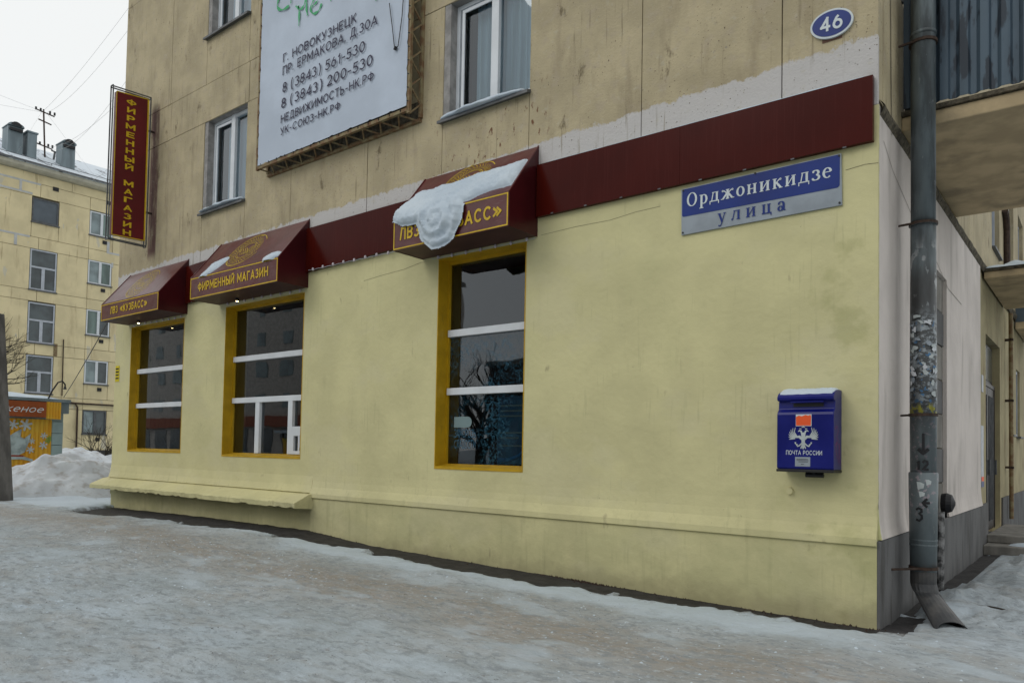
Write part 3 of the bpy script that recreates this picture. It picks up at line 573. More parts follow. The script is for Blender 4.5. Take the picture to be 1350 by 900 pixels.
def flat_window(x0, x1, z0, z1, mull, curtain, snow=None, y=.12):
    w = MB(); # frame
    fr = .05
    w.box(x0+.10,x0+.10+fr,y,y+.07,z0+.05,z1); w.box(x1-fr,x1,y,y+.07,z0+.05,z1); w.box(x0+.10+fr,x1-fr,y,y+.07,z1-fr,z1); w.box(x0+.10+fr,x1-fr,y,y+.07,z0+.05,z0+.05+fr)
    w.box(mull-.055,mull+.055,y-.012,y+.07,z0+.05,z1)
    o = w.build('window', M_WF, B, bevel=.004)
    s_ = MB(); s_.box(x0+.2,x0+.24,y-.015,y,z0+.1,z1-.08); s_.box(x0+.24,mull-.055,y-.015,y,z1-.12,z1-.08); s_.box(x0+.24,mull-.055,y-.015,y,z0+.1,z0+.14); s_.build('sash', M_WF, o)
    r = MB(); r.box(x0-.001,x0+.10,.012,y+.08,z0,z1+.01); r.box(x0+.1,x1,.02,y+.08,z1,z1+.015); r.build('reveal', M_REV, o)
    MB().add([(x0-.03,-.07,z0-.015),(x1+.02,-.07,z0-.015),(x1+.02,y,z0+.04),(x0-.03,y,z0+.04),(x0-.03,-.07,z0-.05),(x1+.02,-.07,z0-.05),(x1+.02,y,z0-.0),(x0-.03,y,z0-.0)],
        [(0,1,2,3),(4,5,1,0),(4,7,6,5),(0,3,7,4),(1,5,6,2)]).build('sill', M_SILL, o)
    for p0, p1 in ((x0+.1+fr, mull-.055),(mull+.055,x1-fr)): pane(o, p0,p1,z0+.1,z1-fr,y+.035,M_GLU)
    c = MB(); n = 50; xa = x0+.30
    for i in range(n+1):
        xx = xa+(x1-xa)*i/n; c.v += [(xx, y+.16+.02*math.sin(i*1.3)+.01*math.sin(i*.6), z0), (xx, y+.16+.02*math.sin(i*1.3), z1)]
    c.f = [(2*i,2*i+2,2*i+3,2*i+1) for i in range(n)]; c.build('curtain', curtain, o)
    MB().box(x0,x1,y+.4,y+.42,z0-.1,z1+.1).build('room', M_CURD, o)
    return o
for k in range(4):
    for wi, (x0, x1) in enumerate(WIN):
        z0 = 5.22+3.0*k+(.12 if k==0 and wi else 0)
        flat_window(x0, x1, z0, 6.77+3.02*k, x0+(.70 if wi == 0 else .72), M_CURT)

def snow_strip(name, path, r, lab, cat='snow', mt=None, flat=.6, seed=0):
    mb = MB(); n = 10; k = len(path)
    for i, (x,y,z) in enumerate(path):
        rr = r*(.55+.45*math.sin(math.pi*min(1,(i+.4)/k*1.02)))
        for q in range(n):
            an = 2*math.pi*q/n; e_ = noise.noise(Vector((x*6+seed, q*.9, i*.4)))*.25+1
            mb.v.append((x, y+rr*1.5*math.cos(an)*e_, z+max(-.004, rr*flat*math.sin(an)*e_)))
    mb.f = [(i*n+q, i*n+(q+1)%n, (i+1)*n+(q+1)%n, (i+1)*n+q) for i in range(k-1) for q in range(n)] + [tuple(range(n))[::-1], tuple(range((k-1)*n,k*n))]
    return tag(mb.build(name, mt or M_SNOW, None, smooth=True), lab, cat)
snow_strip('snow_drift', [(-4.86+i*.065, -.01, 5.335) for i in range(20)], .075, 'tapering ridge of snow on the sill of the window right of the banner', flat=.9)
snow_strip('snow_drift', [(-10.44+i*.065, -.01, 5.235) for i in range(20)], .07, 'thin snow ridge on the window sill left of the banner', flat=.8, seed=4)

# ---- side facade (x = 0 plane, faces the lane)
def sbox(mb, x0, x1, y0, y1, z0, z1): return mb.box(x0,x1,y0,y1,z0,z1)
NI = (2.50, 3.22, .70, 3.38)
def wall_cells_y(mb, y0, y1, z0, z1, holes, x0, x1):
    ys_ = sorted({y0,y1,*[h[0] for h in holes],*[h[1] for h in holes]}); zs_ = sorted({z0,z1,*[h[2] for h in holes],*[h[3] for h in holes]})
    for a, b in zip(ys_, ys_[1:]):
        run = None
        for c, d in zip(zs_, zs_[1:]):
            if any(h[0]<(a+b)/2<h[1] and h[2]<(c+d)/2<h[3] for h in holes):
                if run: mb.box(x0,x1,a,b,*run); run = None
            else: run = (run[0], d) if run else (c, d)
        if run: mb.box(x0,x1,a,b,*run)
mb = MB(); wall_cells_y(mb, .012, 6.08, .70, H1, [NI], -.35, .003); mb.build('wall', M_SP, B)
mb = MB(); mb.prism([(.003,.94),(.008,.85),(.018,.76),(.030,.70),(-.2,.70),(-.2,.94)], .0, 2.5, 'y'); mb.build('skirting', M_SP, B)
mb = MB(); mb.prism([(.003,.94),(.008,.85),(.018,.76),(.030,.70),(-.2,.70),(-.2,.94)], 3.22, 6.08, 'y'); mb.build('skirting', M_SP, B)
mb = MB(); mb.box(-.3,.022,-.0262,6.10,-.3,.672+.02); mb.build('grey_plinth', M_GP, B, bevel=.008)
# blocked-up niche filled with grey blocks
mb = MB()
for i in range(7):
    zc = NI[2]+(NI[3]-NI[2])*i/7
    MB().box(-.035+rnd.uniform(-.006,.006), -.30, NI[0], NI[1], zc+.006, zc+(NI[3]-NI[2])/7-.006).build('block', M_GP if i % 2 else M_CONC, B, bevel=.005)
MB().box(-.36,-.045,NI[0],NI[1],NI[2],NI[3]).build('niche_back', M_MO, B)
# rough joint between ground floor and panels
mb = MB(); n = 90
for i in range(n+1):
    y = .03+DEEP*.75*i/n; j = lambda k: (rnd.random()-.5)*k
    mb.v += [(.0,y,4.25+j(.02)),(.025+j(.01),y,4.225+j(.02)),(.035+j(.015),y,4.19+j(.02)),(.02+j(.01),y,4.15+j(.02)),(.0,y,4.12)]
for i in range(n):
    for k in range(4): a = i*5+k; mb.f.append((a,a+1,a+6,a+5))
mb.build('joint_ledge', M_MO, B)
mb = MB(); mb.stroke([(.15,3.95),(.5,3.80),(1.3,3.62),(1.7,3.5),(2.6,3.45),(3.3,3.3),(4.3,3.28)], .006, lambda u,v: (.006,u,v)); mb.build('crack', M_MO, B)
mb = MB(); mb.stroke([(.45,4.1),(.42,4.6),(.4,5.3)], .02, lambda u,v: (.006,u,v)); mb.build('crack', M_MO, B)
# ochre wall beyond with its door and windows
DO = (6.95, 8.85, .12, 3.28)
SWN = [(10.35,11.0,1.83,3.36),(11.7,12.5,1.83,3.2),(14.4,15.6,1.83,3.2)]
mb = MB(); wall_cells_y(mb, 6.08, DEEP, .70, H1, [DO]+SWN, -.35, -.03); mb.build('wall', M_SW, B)
mb = MB(); mb.box(-.35,.0,9.0,DEEP,-.3,.70); mb.box(-.35,.0,6.11,DO[0],-.3,.70); mb.build('grey_plinth', M_GP, B)
UPW = [(7.5,8.55,4.75,7.0),(10.1,10.95,4.75,6.4),(11.9,13.0,4.75,6.4)]
def sidewin(y0, y1, z0, z1, x=-.12):
    w = MB(); w.box(x,x+.05,y0,y0+.06,z0,z1); w.box(x,x+.05,y1-.06,y1,z0,z1); w.box(x,x+.05,y0+.06,y1-.06,z1-.06,z1); w.box(x,x+.05,y0+.06,y1-.06,z0,z0+.06); w.box(x-.002,x+.052,(y0+y1)/2-.03,(y0+y1)/2+.03,z0+.06,z1-.06)
    o = w.build('window', M_WF2, B)
    for a, b in ((y0+.06,(y0+y1)/2-.03),((y0+y1)/2+.03,y1-.06)): MB().add([(x+.02,a,z0+.06),(x+.02,b,z0+.06),(x+.02,b,z1-.06),(x+.02,a,z1-.06)],[(0,1,2,3)]).build('pane', M_DGLS, o)
    MB().box(x+.05,.05,y0,y1,z0-.03,z0).build('sill', M_SILL, o)
for s_ in SWN: sidewin(*s_)
for s_ in UPW: sidewin(*s_)
# upper side panels
SP_ = [.165,2.4,5.0,7.5,8.55,10.1,10.95,11.9,13.0,15.5,DEEP]
for k in range(4):
    zb = 4.2 if k == 0 else 3.02*k+4.4; zt = 3.02*k+7.42
    for a, b in zip(SP_, SP_[1:]):
        hw = [u for u in UPW if abs(u[0]-a) < .01]
        if hw and k == 0:
            MB().box(-.16,.0,a+.006,b-.006,zb+.006,hw[0][2]-.03).build('wall_panel', M_PN, B, bevel=.006)
            if hw[0][3] < zt: MB().box(-.16,.0,a+.006,b-.006,hw[0][3]+.006,zt-.006).build('wall_panel', M_PN, B, bevel=.006)
        else: MB().box(-.16,.001*(k%2),a+.006,b-.006,zb+.006,zt-.006).build('wall_panel', M_PN, B, bevel=.006)
MB().box(-.45,-.15,.45,DEEP,H1,16.2).build('backing_wall', M_CORE, B)
# entrance door
mb = MB(); mb.box(-.16,-.10,7.0,7.06,.2,2.6); mb.box(-.16,-.10,8.74,8.8,.2,2.6); mb.box(-.16,-.10,7.06,8.74,2.54,2.6); mb.box(-.2,-.14,7.0,8.8,2.6,3.25)
dr = mb.build('door_frame', M_DOOR, B); MB().box(-.139,-.13,7.1,8.7,2.66,3.2).build('transom_pane', M_DGLS, B)
for a, b in ((7.06,7.9),(7.91,8.74)):
    dl = MB().box(-.15,-.11,a,b,.2,2.54).build('door', M_DOOR, B, bevel=.01)
    mb = MB()
    for q in range(4): mb.box(-.11,-.095,a+.12+q*.17,a+.15+q*.17,.35,2.4)
    mb.build('door_slat', M_SILL, dl)
    MB().box(-.11,-.06,b-.1,b-.07,1.1,1.35).build('handle', M_SILL, dl)
# balcony above the lane
bl = thing('balcony', 'corrugated dark blue grey balcony above the drainpipe on the side wall', 'balcony', (0,2.4,4.3))
mb = MB(); mb.box(-.0,1.12,.86,3.88,4.27,4.40); mb.build('slab', M_SOFF, bl, bevel=.012)
mb = MB(); mb.box(.0,1.15,.83,3.91,4.403,4.44); mb.build('slab_edge', M_MO, bl)
def corrugated(a, b, z0, z1, P, amp=.028, pitch=.15):
    mb = MB(); n = int((b-a)/pitch*10)
    for i in range(n+1):
        u = a+(b-a)*i/n; ph = (u/pitch)%1; w = amp*(1 if ph < .45 else 0 if .55 < ph < .9 else (.55-ph)/.1 if ph <= .55 else (ph-.9)/.1)
        mb.v += [P(u, w, z0), P(u, w, z1)]
    mb.f = [(2*i,2*i+2,2*i+3,2*i+1) for i in range(n)]; return mb
solid(corrugated(.02,1.12,4.46,5.45,lambda u,w,z:(u,.86-w,z)).build('corrugated_sheet', M_CORR, bl), .003)
solid(corrugated(.86,3.88,4.46,5.45,lambda u,w,z:(1.12+w,u,z)).build('corrugated_sheet', M_CORR, bl), .003)
mb = MB(); mb.box(.0,1.16,.84,.89,5.45,5.50); mb.box(1.10,1.16,.89,3.9,5.45,5.50); mb.build('handrail', M_SILL, bl)
mb = MB(); mb.box(1.02,1.08,.92,.98,4.44,5.45); mb.box(1.02,1.08,3.76,3.82,4.44,5.45); mb.box(.02,.07,.9,.95,4.44,5.45); mb.build('post', M_SILL, bl)
# entrance canopy with snow
cn = thing('entrance_canopy', 'concrete slab canopy over the dark side entrance door', 'canopy', (0,8,4.05))
MB().box(.0,1.3,6.5,9.38,4.03,4.13).build('slab', M_SOFF, cn, bevel=.01)
MB().box(.0,1.33,6.47,9.41,4.133,4.17).build('slab_edge', M_MO, cn)
mb = MB(); nn = 26
for i in range(nn+1):
    for j in range(nn+1):
        x = .01+1.33*i/nn; y = 6.44+3*j/nn; ed = min(i,nn-i,j,nn-j)/3
        mb.v.append((x,y,4.168+.13*min(1,ed)**.5*(.8+.5*noise.noise(Vector((x*4,y*4,3))))))
for i in range(nn):
    for j in range(nn): a = i*(nn+1)+j; mb.f.append((a,a+nn+1,a+nn+2,a+1))
tag(mb.build('snow_cover', M_SNOW, None, smooth=True), 'thick snow cover lying on the entrance canopy slab', 'snow')
cn2 = thing('balcony', 'small grey balcony slab far down the side wall beyond the canopy', 'balcony', (0,12,3.9))
MB().box(.0,.9,11.3,13.6,3.95,4.08).build('slab', M_SOFF, cn2); MB().box(.86,.9,11.3,13.6,4.083,5.0).build('railing', M_OIL, cn2); MB().box(.0,.858,11.3,11.34,4.083,5.0).build('railing', M_OIL, cn2)
# steps
st = thing('entrance_steps', 'worn concrete steps with snow before the dark side entrance', 'steps', (.4,7.6,0))
MB().box(.0,1.9,6.3,9.4,-.2,.12).build('step', M_CONC, st, bevel=.015); MB().box(.0,1.5,6.75,9.2,.123,.24).build('step', M_CONC, st, bevel=.015)
for q, (x,y,z,r) in enumerate(((.5,6.55,.12,.13),(1.2,6.6,.12,.16),(.7,6.95,.24,.12))):
    mb = MB(); nr = 14
    for i in range(6):
        for k in range(nr):
            an = 2*math.pi*k/nr; rr = r*(1-i/5.)*(1+.35*noise.noise(Vector((k*1.1+q*9,i,2)))); mb.v.append((x+rr*1.7*math.cos(an), y+rr*math.sin(an), z+.002+.05*math.sin(i/5*math.pi/2)))
    mb.f = [(i*nr+k,i*nr+(k+1)%nr,(i+1)*nr+(k+1)%nr,(i+1)*nr+k) for i in range(5) for k in range(nr)]
    tag(mb.build('snow_patch', M_SNOW, None, smooth=True), ['snow patch on the lowest entrance step close to the wall','snow patch on the lowest entrance step away from the wall','snow patch on the upper entrance step'][q], 'snow')
# poster strip, thin brown pipe
ps = thing('wall_poster', 'narrow white poster with red and blue foot on the ochre side wall by the door', 'poster', (0,6.5,1.2))
MB().box(-.028,-.022,6.35,6.62,.95,1.85).build('sheet', M_PAPER, ps); MB().box(-.021,-.018,6.35,6.62,.95,1.03).build('print', M_BLUE_S, ps); MB().box(-.021,-.018,6.35,6.62,1.035,1.10).build('print', M_OR, ps)
ps2 = tag(MB().box(-.028,-.02,6.42,6.6,2.35,2.6).build('wall_notice', M_PAPER), 'small pale notice high on the side wall left of the door', 'notice')
bp_ = thing('gas_pipe', 'thin rusty yellow pipe climbing the side wall beyond the entrance door', 'pipe', (.05,9.7,.5))
mb = MB(); mb.tube([(.06,9.67,.3),(.06,9.67,4.0)], .035, 8); mb.build('pipe', M_RUST, bp_)
for z in (1.2,2.4,3.5): MB().box(-.03,.1,9.63,9.71,z,z+.04).build('clamp', M_BRKT, bp_)
bq = thing('riser_pipe', 'brown bent riser pipe on the side wall above the snowy canopy', 'pipe', (.05,9.2,4.4))
mb = MB(); mb.tube([(.05,9.2,4.3),(.05,9.2,5.4),(.05,9.1,5.6),(.05,8.9,5.68)], .05, 8); mb.build('pipe', M_BRKT, bq)

# ---- drainpipe
dp = thing('drainpipe', 'fat blue grey drainpipe plastered with torn notices at the building corner', 'drainpipe', (.2,.7,0))
PX, PY = .2, .70
mb = MB(); mb.tube([(PX,PY,3.35),(PX,PY,8.0)], .096, 20); mb.tube([(PX,PY,5.0),(PX,PY,5.03)], .102, 20); mb.build('upper_pipe', M_PIPE, dp, smooth=True)
mb = MB(); mb.tube([(PX,PY,1.1),(PX,PY,1.9),(PX,PY,3.345)], [.100,.104,.098], 20); mb.build('middle_pipe', M_PIPE, dp, smooth=True)
mb = MB(); mb.tube([(PX,PY,.33),(PX,PY,.40),(PX,PY,.401),(PX,PY,1.225),(PX,PY,1.235)], [.095,.095,.101,.113,.105], 20); mb.build('lower_pipe', M_PIPE, dp, smooth=True)
for z in (.62,.66,3.345): mb = MB(); mb.tube([(PX,PY,z),(PX,PY,z+.012)], .108, 20); mb.build('seam_ring', M_PIPE, dp)
# bent shoe and flattened spout
mb = MB(); secs = []
spine = [((PX,PY,.40),(0,0,1),.097,.097),((PX-.0,PY,.30),(0,0,1),.097,.097),((PX+.02,PY-.03,.25),(.25,-.25,.85),.105,.10),((PX+.13,PY-.20,.13),(.6,-.6,.5),.115,.10),((PX+.28,PY-.42,.00),(.6,-.65,.45),.135,.085)]
for c_, d_, ra, rb in spine:
    d_ = Vector(d_).normalized() if c_[2] < .29 else Vector((0,0,1)); e1 = Vector((.66,.66,0)) if c_[2] < .29 else Vector((1,0,0)); e1 = (e1-d_*e1.dot(d_)).normalized(); e2 = d_.cross(e1)
    if c_[2] >= .29: e1, e2 = Vector((.7071,.7071,0)), Vector((-.7071,.7071,0))
    secs.append([Vector(c_)+e1*ra*math.cos(2*math.pi*k/20)+e2*rb*math.sin(2*math.pi*k/20) for k in range(20)])
for s_ in secs: mb.v += [tuple(p) for p in s_]
mb.f = [(i*20+k,i*20+(k+1)%20,(i+1)*20+(k+1)%20,(i+1)*20+k) for i in range(4) for k in range(20)]
solid(mb.build('spout', M_SPOUT, dp), .006)
for z, y in ((4.94,.68),(3.36,.69),(1.72,.79),(.43,.42)):
    mb = MB(); mb.tube([(PX,PY,z-.012),(PX,PY,z+.012)], .112, 20); mb.bar((.02,y-.05,z),(PX,PY-.09,z),.016)
    mb.build('bracket', M_BRKT, dp)
# black painted marks on the pipe: arrows, 12 and 3
def pipeP(zc):
    # camera side of the pipe; u in metres around the surface
    a0 = math.atan2(-6.4864-PY, 1.4398-PX)
    return lambda u, v: (PX+.1135*math.cos(a0+u/.112), PY+.1135*math.sin(a0+u/.112), zc+v)
mb = MB()
P = pipeP(1.40); mb.stroke([(0,.16),(0,.09),(0,.05),(0,0)], .02, P); mb.stroke([(-.04,.03),(-.02,.01),(0,-.01),(.02,.01),(.04,.03)], .026, P)
mb.build('painted_arrow', M_BLK, dp); mb = MB()
P = pipeP(1.255); mb.stroke([(-.045,.06),(-.035,.075),(-.035,0)], .018, P); mb.stroke([(-.005,.06),(.01,.078),(.03,.07),(.033,.05),(.015,.025),(-.005,.004),(.015,.003),(.04,.004)], .018, P)
mb.build('painted_numeral', M_BLK, dp); mb = MB()
P = pipeP(.96); mb.stroke([(.05,.02),(.03,.02),(.0,.02)], .02, P); mb.stroke([(.03,.055),(.015,.04),(-.005,.022),(.012,.0),(.03,-.015)], .02, P)
mb.build('painted_arrow', M_BLK, dp); mb = MB()
P = pipeP(.83); mb.stroke([(-.055,.09),(-.035,.105),(-.015,.095),(-.012,.075),(-.03,.06),(-.012,.045),(-.01,.02),(-.03,.0),(-.055,.01)], .02, P)
mb.build('painted_numeral', M_BLK, dp)
for (z, u, w_, h_) in ((1.12,-.02,.05,.07),(1.15,.04,.04,.05),(1.05,-.01,.04,.05),(2.55,-.05,.06,.03)):
    P = pipeP(z); MB().stroke([(u-w_/2,0),(u,.004),(u+w_/2,.0)], [h_,h_*.8,h_*.5], P).build('torn_paper', M_WHTD, dp)
for i in range(26):
    z = 1.85+rnd.random()*.75; u = rnd.uniform(-.11,.11); P = pipeP(z); w_ = rnd.uniform(.02,.05); MB().stroke([(u-w_/2,0),(u-w_*.2,rnd.uniform(-.008,.008)),(u+w_*.2,rnd.uniform(-.008,.008)),(u+w_/2,0)], [rnd.uniform(.01,.05) for _ in range(4)], lambda a,b,P=P,k=i: tuple(Vector(P(a,b))+Vector((0,-.00006*k,0)))).build('torn_paper', rnd.choice((M_WHTD,M_SIGNG,M_WHTD,M_PAPER)), dp)
# conduit stub and round cap behind the pipe
cd = thing('wall_conduit', 'thin peeling black conduit beside the drainpipe foot on the grey plinth', 'conduit', (.06,2.5,0))
mb = MB(); mb.tube([(.05,2.45,.0),(.05,2.47,.45),(.05,2.5,.8)], .04, 10); mb.build('conduit', Mat('peeling_black_pipe',(.02,.02,.02),.7,sc=14,col2=(.25,.25,.25)).m, cd)
vn = thing('round_vent', 'round black cap where the side wall niche ends above the plinth', 'vent', (.04,2.95,.9))
mb = MB(); mb.tube([(.0,2.9,.87),(.05,2.9,.87),(.10,2.9,.87),(.13,2.9,.87)], [.10,.11,.09,.02], 18); mb.build('cap', M_BLK, vn)

# ---------------------------------------------------------------- fascia band between the awnings
def fascia(x0, x1, zt0, zt1, zb0, zb1, lab):
    t = thing('fascia_board', lab, 'fascia', ((x0+x1)/2, 0, zb0), 'maroon fascia boards on the shop front')
    n = max(1, round((x1-x0)/1.7)) 
    for i in range(n):
        a = x0+(x1-x0)*i/n+.001; b = x0+(x1-x0)*(i+1)/n-.001; zt = lambda x: zt0+(zt1-zt0)*(x-x0)/(x1-x0); zb = lambda x: zb0+(zb1-zb0)*(x-x0)/(x1-x0)
        MB().add([(a,-.055,zb(a)),(b,-.055,zb(b)),(b,-.055,zt(b)),(a,-.055,zt(a)),(a,-.004,zb(a)),(b,-.004,zb(b)),(b,-.004,zt(b)),(a,-.004,zt(a))],
                 [(0,1,2,3),(7,6,5,4),(0,4,5,1),(3,2,6,7),(0,3,7,4),(1,5,6,2)]).build('panel', M_RED, t)
    mb = MB()
    for i in range(int((x1-x0)/.42)):
        x = x0+.2+i*.42; mb.box(x,x+.03,-.0592,-.0555,zb0+.0,zb0+.012)
    mb.build('clip', M_SILL, t)
fascia(-3.40, -.03, 4.45, 4.43, 3.88, 3.895, 'long dark maroon fascia board above the street name sign')
fascia(-7.49, -5.22, 4.45, 4.46, 3.83, 3.89, 'short maroon fascia board between middle and right awnings')
fascia(-10.81, -9.86, 4.37, 4.40, 3.74, 3.77, 'narrow maroon fascia board between left and middle awnings')
mb = MB(); mb.v = []; n = 60
for i in range(n+1):
    x = -3.3+3.2*i/n; h = .012+.016*max(0,noise.noise(Vector((x*5,1,1)))+.3)*(1 if -1.6 < x < -.2 else .4)
    mb.v += [(x,-.055,4.447-.02*(x+3.4)/3.4+.004),(x,-.03,4.447-.02*(x+3.4)/3.4+.004+h),(x,-.004,4.447-.02*(x+3.4)/3.4+.006+h)]
for i in range(n):
    for k in range(2): a = i*3+k; mb.f.append((a,a+3,a+4,a+1))
tag(mb.build('snow_line', M_SNOW, None, smooth=True), 'thin line of snow on top of the long maroon fascia', 'snow')

# ---------------------------------------------------------------- awnings
def awning(x0, x1, zt, zf, zb, lab, text, tx0, tx1, capb, cap, emb):
    t = thing('awning', lab, 'awning', ((x0+x1)/2, 0, zb), 'maroon awnings over the shop windows')
    D_ = -.5
    th = .012
    MB().add([(x0,0,zt),(x1,0,zt),(x1,D_,zf),(x0,D_,zf)], [(0,3,2,1)]).add([(x0,0,zt-th),(x1,0,zt-th),(x1,D_,zf-th),(x0,D_,zf-th)], [(0,1,2,3)]).build('slope_cover', M_AWN, t)
    MB().box(x0,x1,D_-.004,D_+.01,zb,zf+.004).build('valance', M_AWN, t)
    for x in (x0,x1):
        s = .003 if x == x1 else -.003
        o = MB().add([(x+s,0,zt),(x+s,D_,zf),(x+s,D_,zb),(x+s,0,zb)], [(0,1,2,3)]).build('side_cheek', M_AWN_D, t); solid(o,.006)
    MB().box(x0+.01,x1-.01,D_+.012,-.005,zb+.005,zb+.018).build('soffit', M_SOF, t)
    # welted edges
    mb = MB(); mb.bar((x1,-.0,zt+.003),(x1,D_,zf+.003),.014); mb.bar((x0,0,zt+.003),(x0,D_,zf+.003),.014); mb.bar((x0,D_,zf+.003),(x1,D_,zf+.003),.010); mb.build('edge_welt', M_AWN, t)
    b = .022; mb = MB(); y = D_-.0075
    mb.box(x0+.005,x1-.005,y,y+.003,zf-.022,zf-.008); mb.box(x0+.005,x1-.005,y,y+.003,zb+.006,zb+.02); mb.box(x0+.005,x0+.02,y,y+.003,zb+.02,zf-.022); mb.box(x1-.02,x1-.005,y,y+.003,zb+.02,zf-.022)
    mb.build('gold_border', M_GOLD, t)
    mb = MB(); text_into(mb, text, frontP(tx0, capb, D_-.008), tx1-tx0, cap, bold=.026); mb.build('lettering', M_GOLD, t)
    # line emblem printed on the slope
    ex, es, er = emb; L = math.hypot(.5, zt-zf)
    n_ = Vector((0,-(zt-zf),.5)).normalized() * -1; n_ = Vector((0,-(zt-zf)/L,.5/L))
    P = lambda u, v: tuple(Vector((ex+u, -.5*(es+v)/L, zt-(zt-zf)*(es+v)/L)) + Vector((0,-(zt-zf),.5)).normalized()*.0035*1.0)
    mb = MB()
    for r_, w_, a0_, a1_ in ((1,.010,20,330),(.93,.006,60,300),(.52,.008,0,360),(.46,.005,30,340)): mb.stroke(ell(0,0,er*r_,er*.82*r_,a0_,a1_,40), w_, P)
    for k in range(34):
        a = 2*math.pi*k/34; a2 = a+.16
        mb.stroke([(er*.60*math.cos(a),er*.49*math.sin(a)),(er*.72*math.cos(a2),er*.6*math.sin(a2)),(er*.86*math.cos(a),er*.70*math.sin(a))], .009, P)
    for q in range(-2,3): mb.stroke([(-.35*er+q*.04,-.16*er*(1+.1*q)),(-.1*er+q*.05,.05*er),(.0+q*.05,.22*er),(.2*er+q*.04,.1*er),(.34*er+q*.03,-.2*er)], .007, P)
    mb.build('emblem', M_GOLD_D, t)
    return t
awning(-5.16,-3.42,4.68,4.04,3.68, 'maroon awning with a heavy slumped snow mass', 'ЛВЗ «КУЗБАСС»', -5.05,-3.50, 3.785,.15, (-4.28,.28,.36))
awning(-9.80,-7.48,4.60,3.95,3.615, 'middle maroon awning lettered with a shop phrase and two small snow lumps', 'ФИРМЕННЫЙ МАГАЗИН', -9.57,-7.70, 3.72,.135, (-8.68,.40,.42))
awning(-12.95,-10.82,4.51,3.87,3.57, 'leftmost maroon awning by the vertical sign, free of snow', 'ЛВЗ «КУЗБАСС»', -12.57,-11.19, 3.665,.13, (-11.9,.42,.42))
# wall strip of maroon below each awning, string of bulbs
def lights(x0, x1, z, y, n, lab):
    t = thing('string_lights', lab, 'string lights', ((x0+x1)/2, y, z), 'strings of small bulbs along the shop front')
    pts = [(x0+(x1-x0)*i/(n*2), y, z-(.008 if i % 2 else 0)) for i in range(n*2+1)]
    mb = MB(); mb.tube(pts, .003, 4); mb.build('cable', M_WF2, t)
    proto = None
    for i in range(n):
        x = x0+(x1-x0)*(i+.5)/n
        if proto is None:
            mb = MB(); mb.tube([(0,0,.022),(0,0,.01),(0,0,-.012),(0,0,-.022)],[.006,.016,.016,.006],8); proto = mb.build('bulb', M_BULB, None, smooth=True)
            proto.parent = t; proto.location = Vector((x,y-.004,z+rnd.uniform(-.008,.008)))-t.location
        else:
            c = proto.copy(); col.objects.link(c); c.location = Vector((x,y-.004,z+rnd.uniform(-.008,.008)))-t.location
lights(-7.40,-5.18,3.845,-.06,10,'string of white bulbs under the maroon board between middle and right awnings')
lights(-9.65,-7.52,3.60,-.02,9,'string of small bulbs over the middle window')
lights(-5.0,-3.43,3.665,-.02,7,'string of small bulbs over the right window')
lights(-12.8,-10.87,3.545,-.02,9,'string of small bulbs over the leftmost window')
for x, z, lab in ((-9.05,3.575,'lit spot lamp under the middle awning'),(-12.25,3.53,'lit spot lamp under the leftmost awning')):
    t = thing('spot_lamp', lab, 'lamp', (x,-.15,z), 'small lit spots under the awnings')
    MB().tube([(x,-.15,z+.05),(x,-.15,z+.0)], .028, 10).build('housing', M_BLK, t)
    MB().tube([(x,-.15,z-.001),(x,-.15,z-.012)], [.02,.012], 10).build('bulb', lm, t)
# snow on the awnings (metaballs turned into mesh)
def blob(name, balls, lab, mt, res=.03, rough=.012, seed=0):
    mbd = bpy.data.metaballs.new('mb'); mbd.resolution = res; mbd.render_resolution = res; mbd.threshold = .3
    for (x,y,z,r) in balls:
        e_ = mbd.elements.new(); e_.co = (x,y,z); e_.radius = r
    o = bpy.data.objects.new('mb', mbd); col.objects.link(o); dg = bpy.context.evaluated_depsgraph_get(); dg.update()
    me = bpy.data.meshes.new_from_object(o.evaluated_get(dg)); bpy.data.objects.remove(o); bpy.data.metaballs.remove(mbd)
    for v in me.vertices:
        p = v.co; k = noise.noise(p*9+Vector((seed,0,0)))*rough + noise.noise(p*28)*rough*.45 + noise.noise(p*70)*rough*.2
        v.co = p + v.normal*k
    me.materials.clear(); me.materials.append(mt); me.shade_smooth(); me.name = name
    o = bpy.data.objects.new(name, me); col.objects.link(o); return tag(o, lab, 'snow')
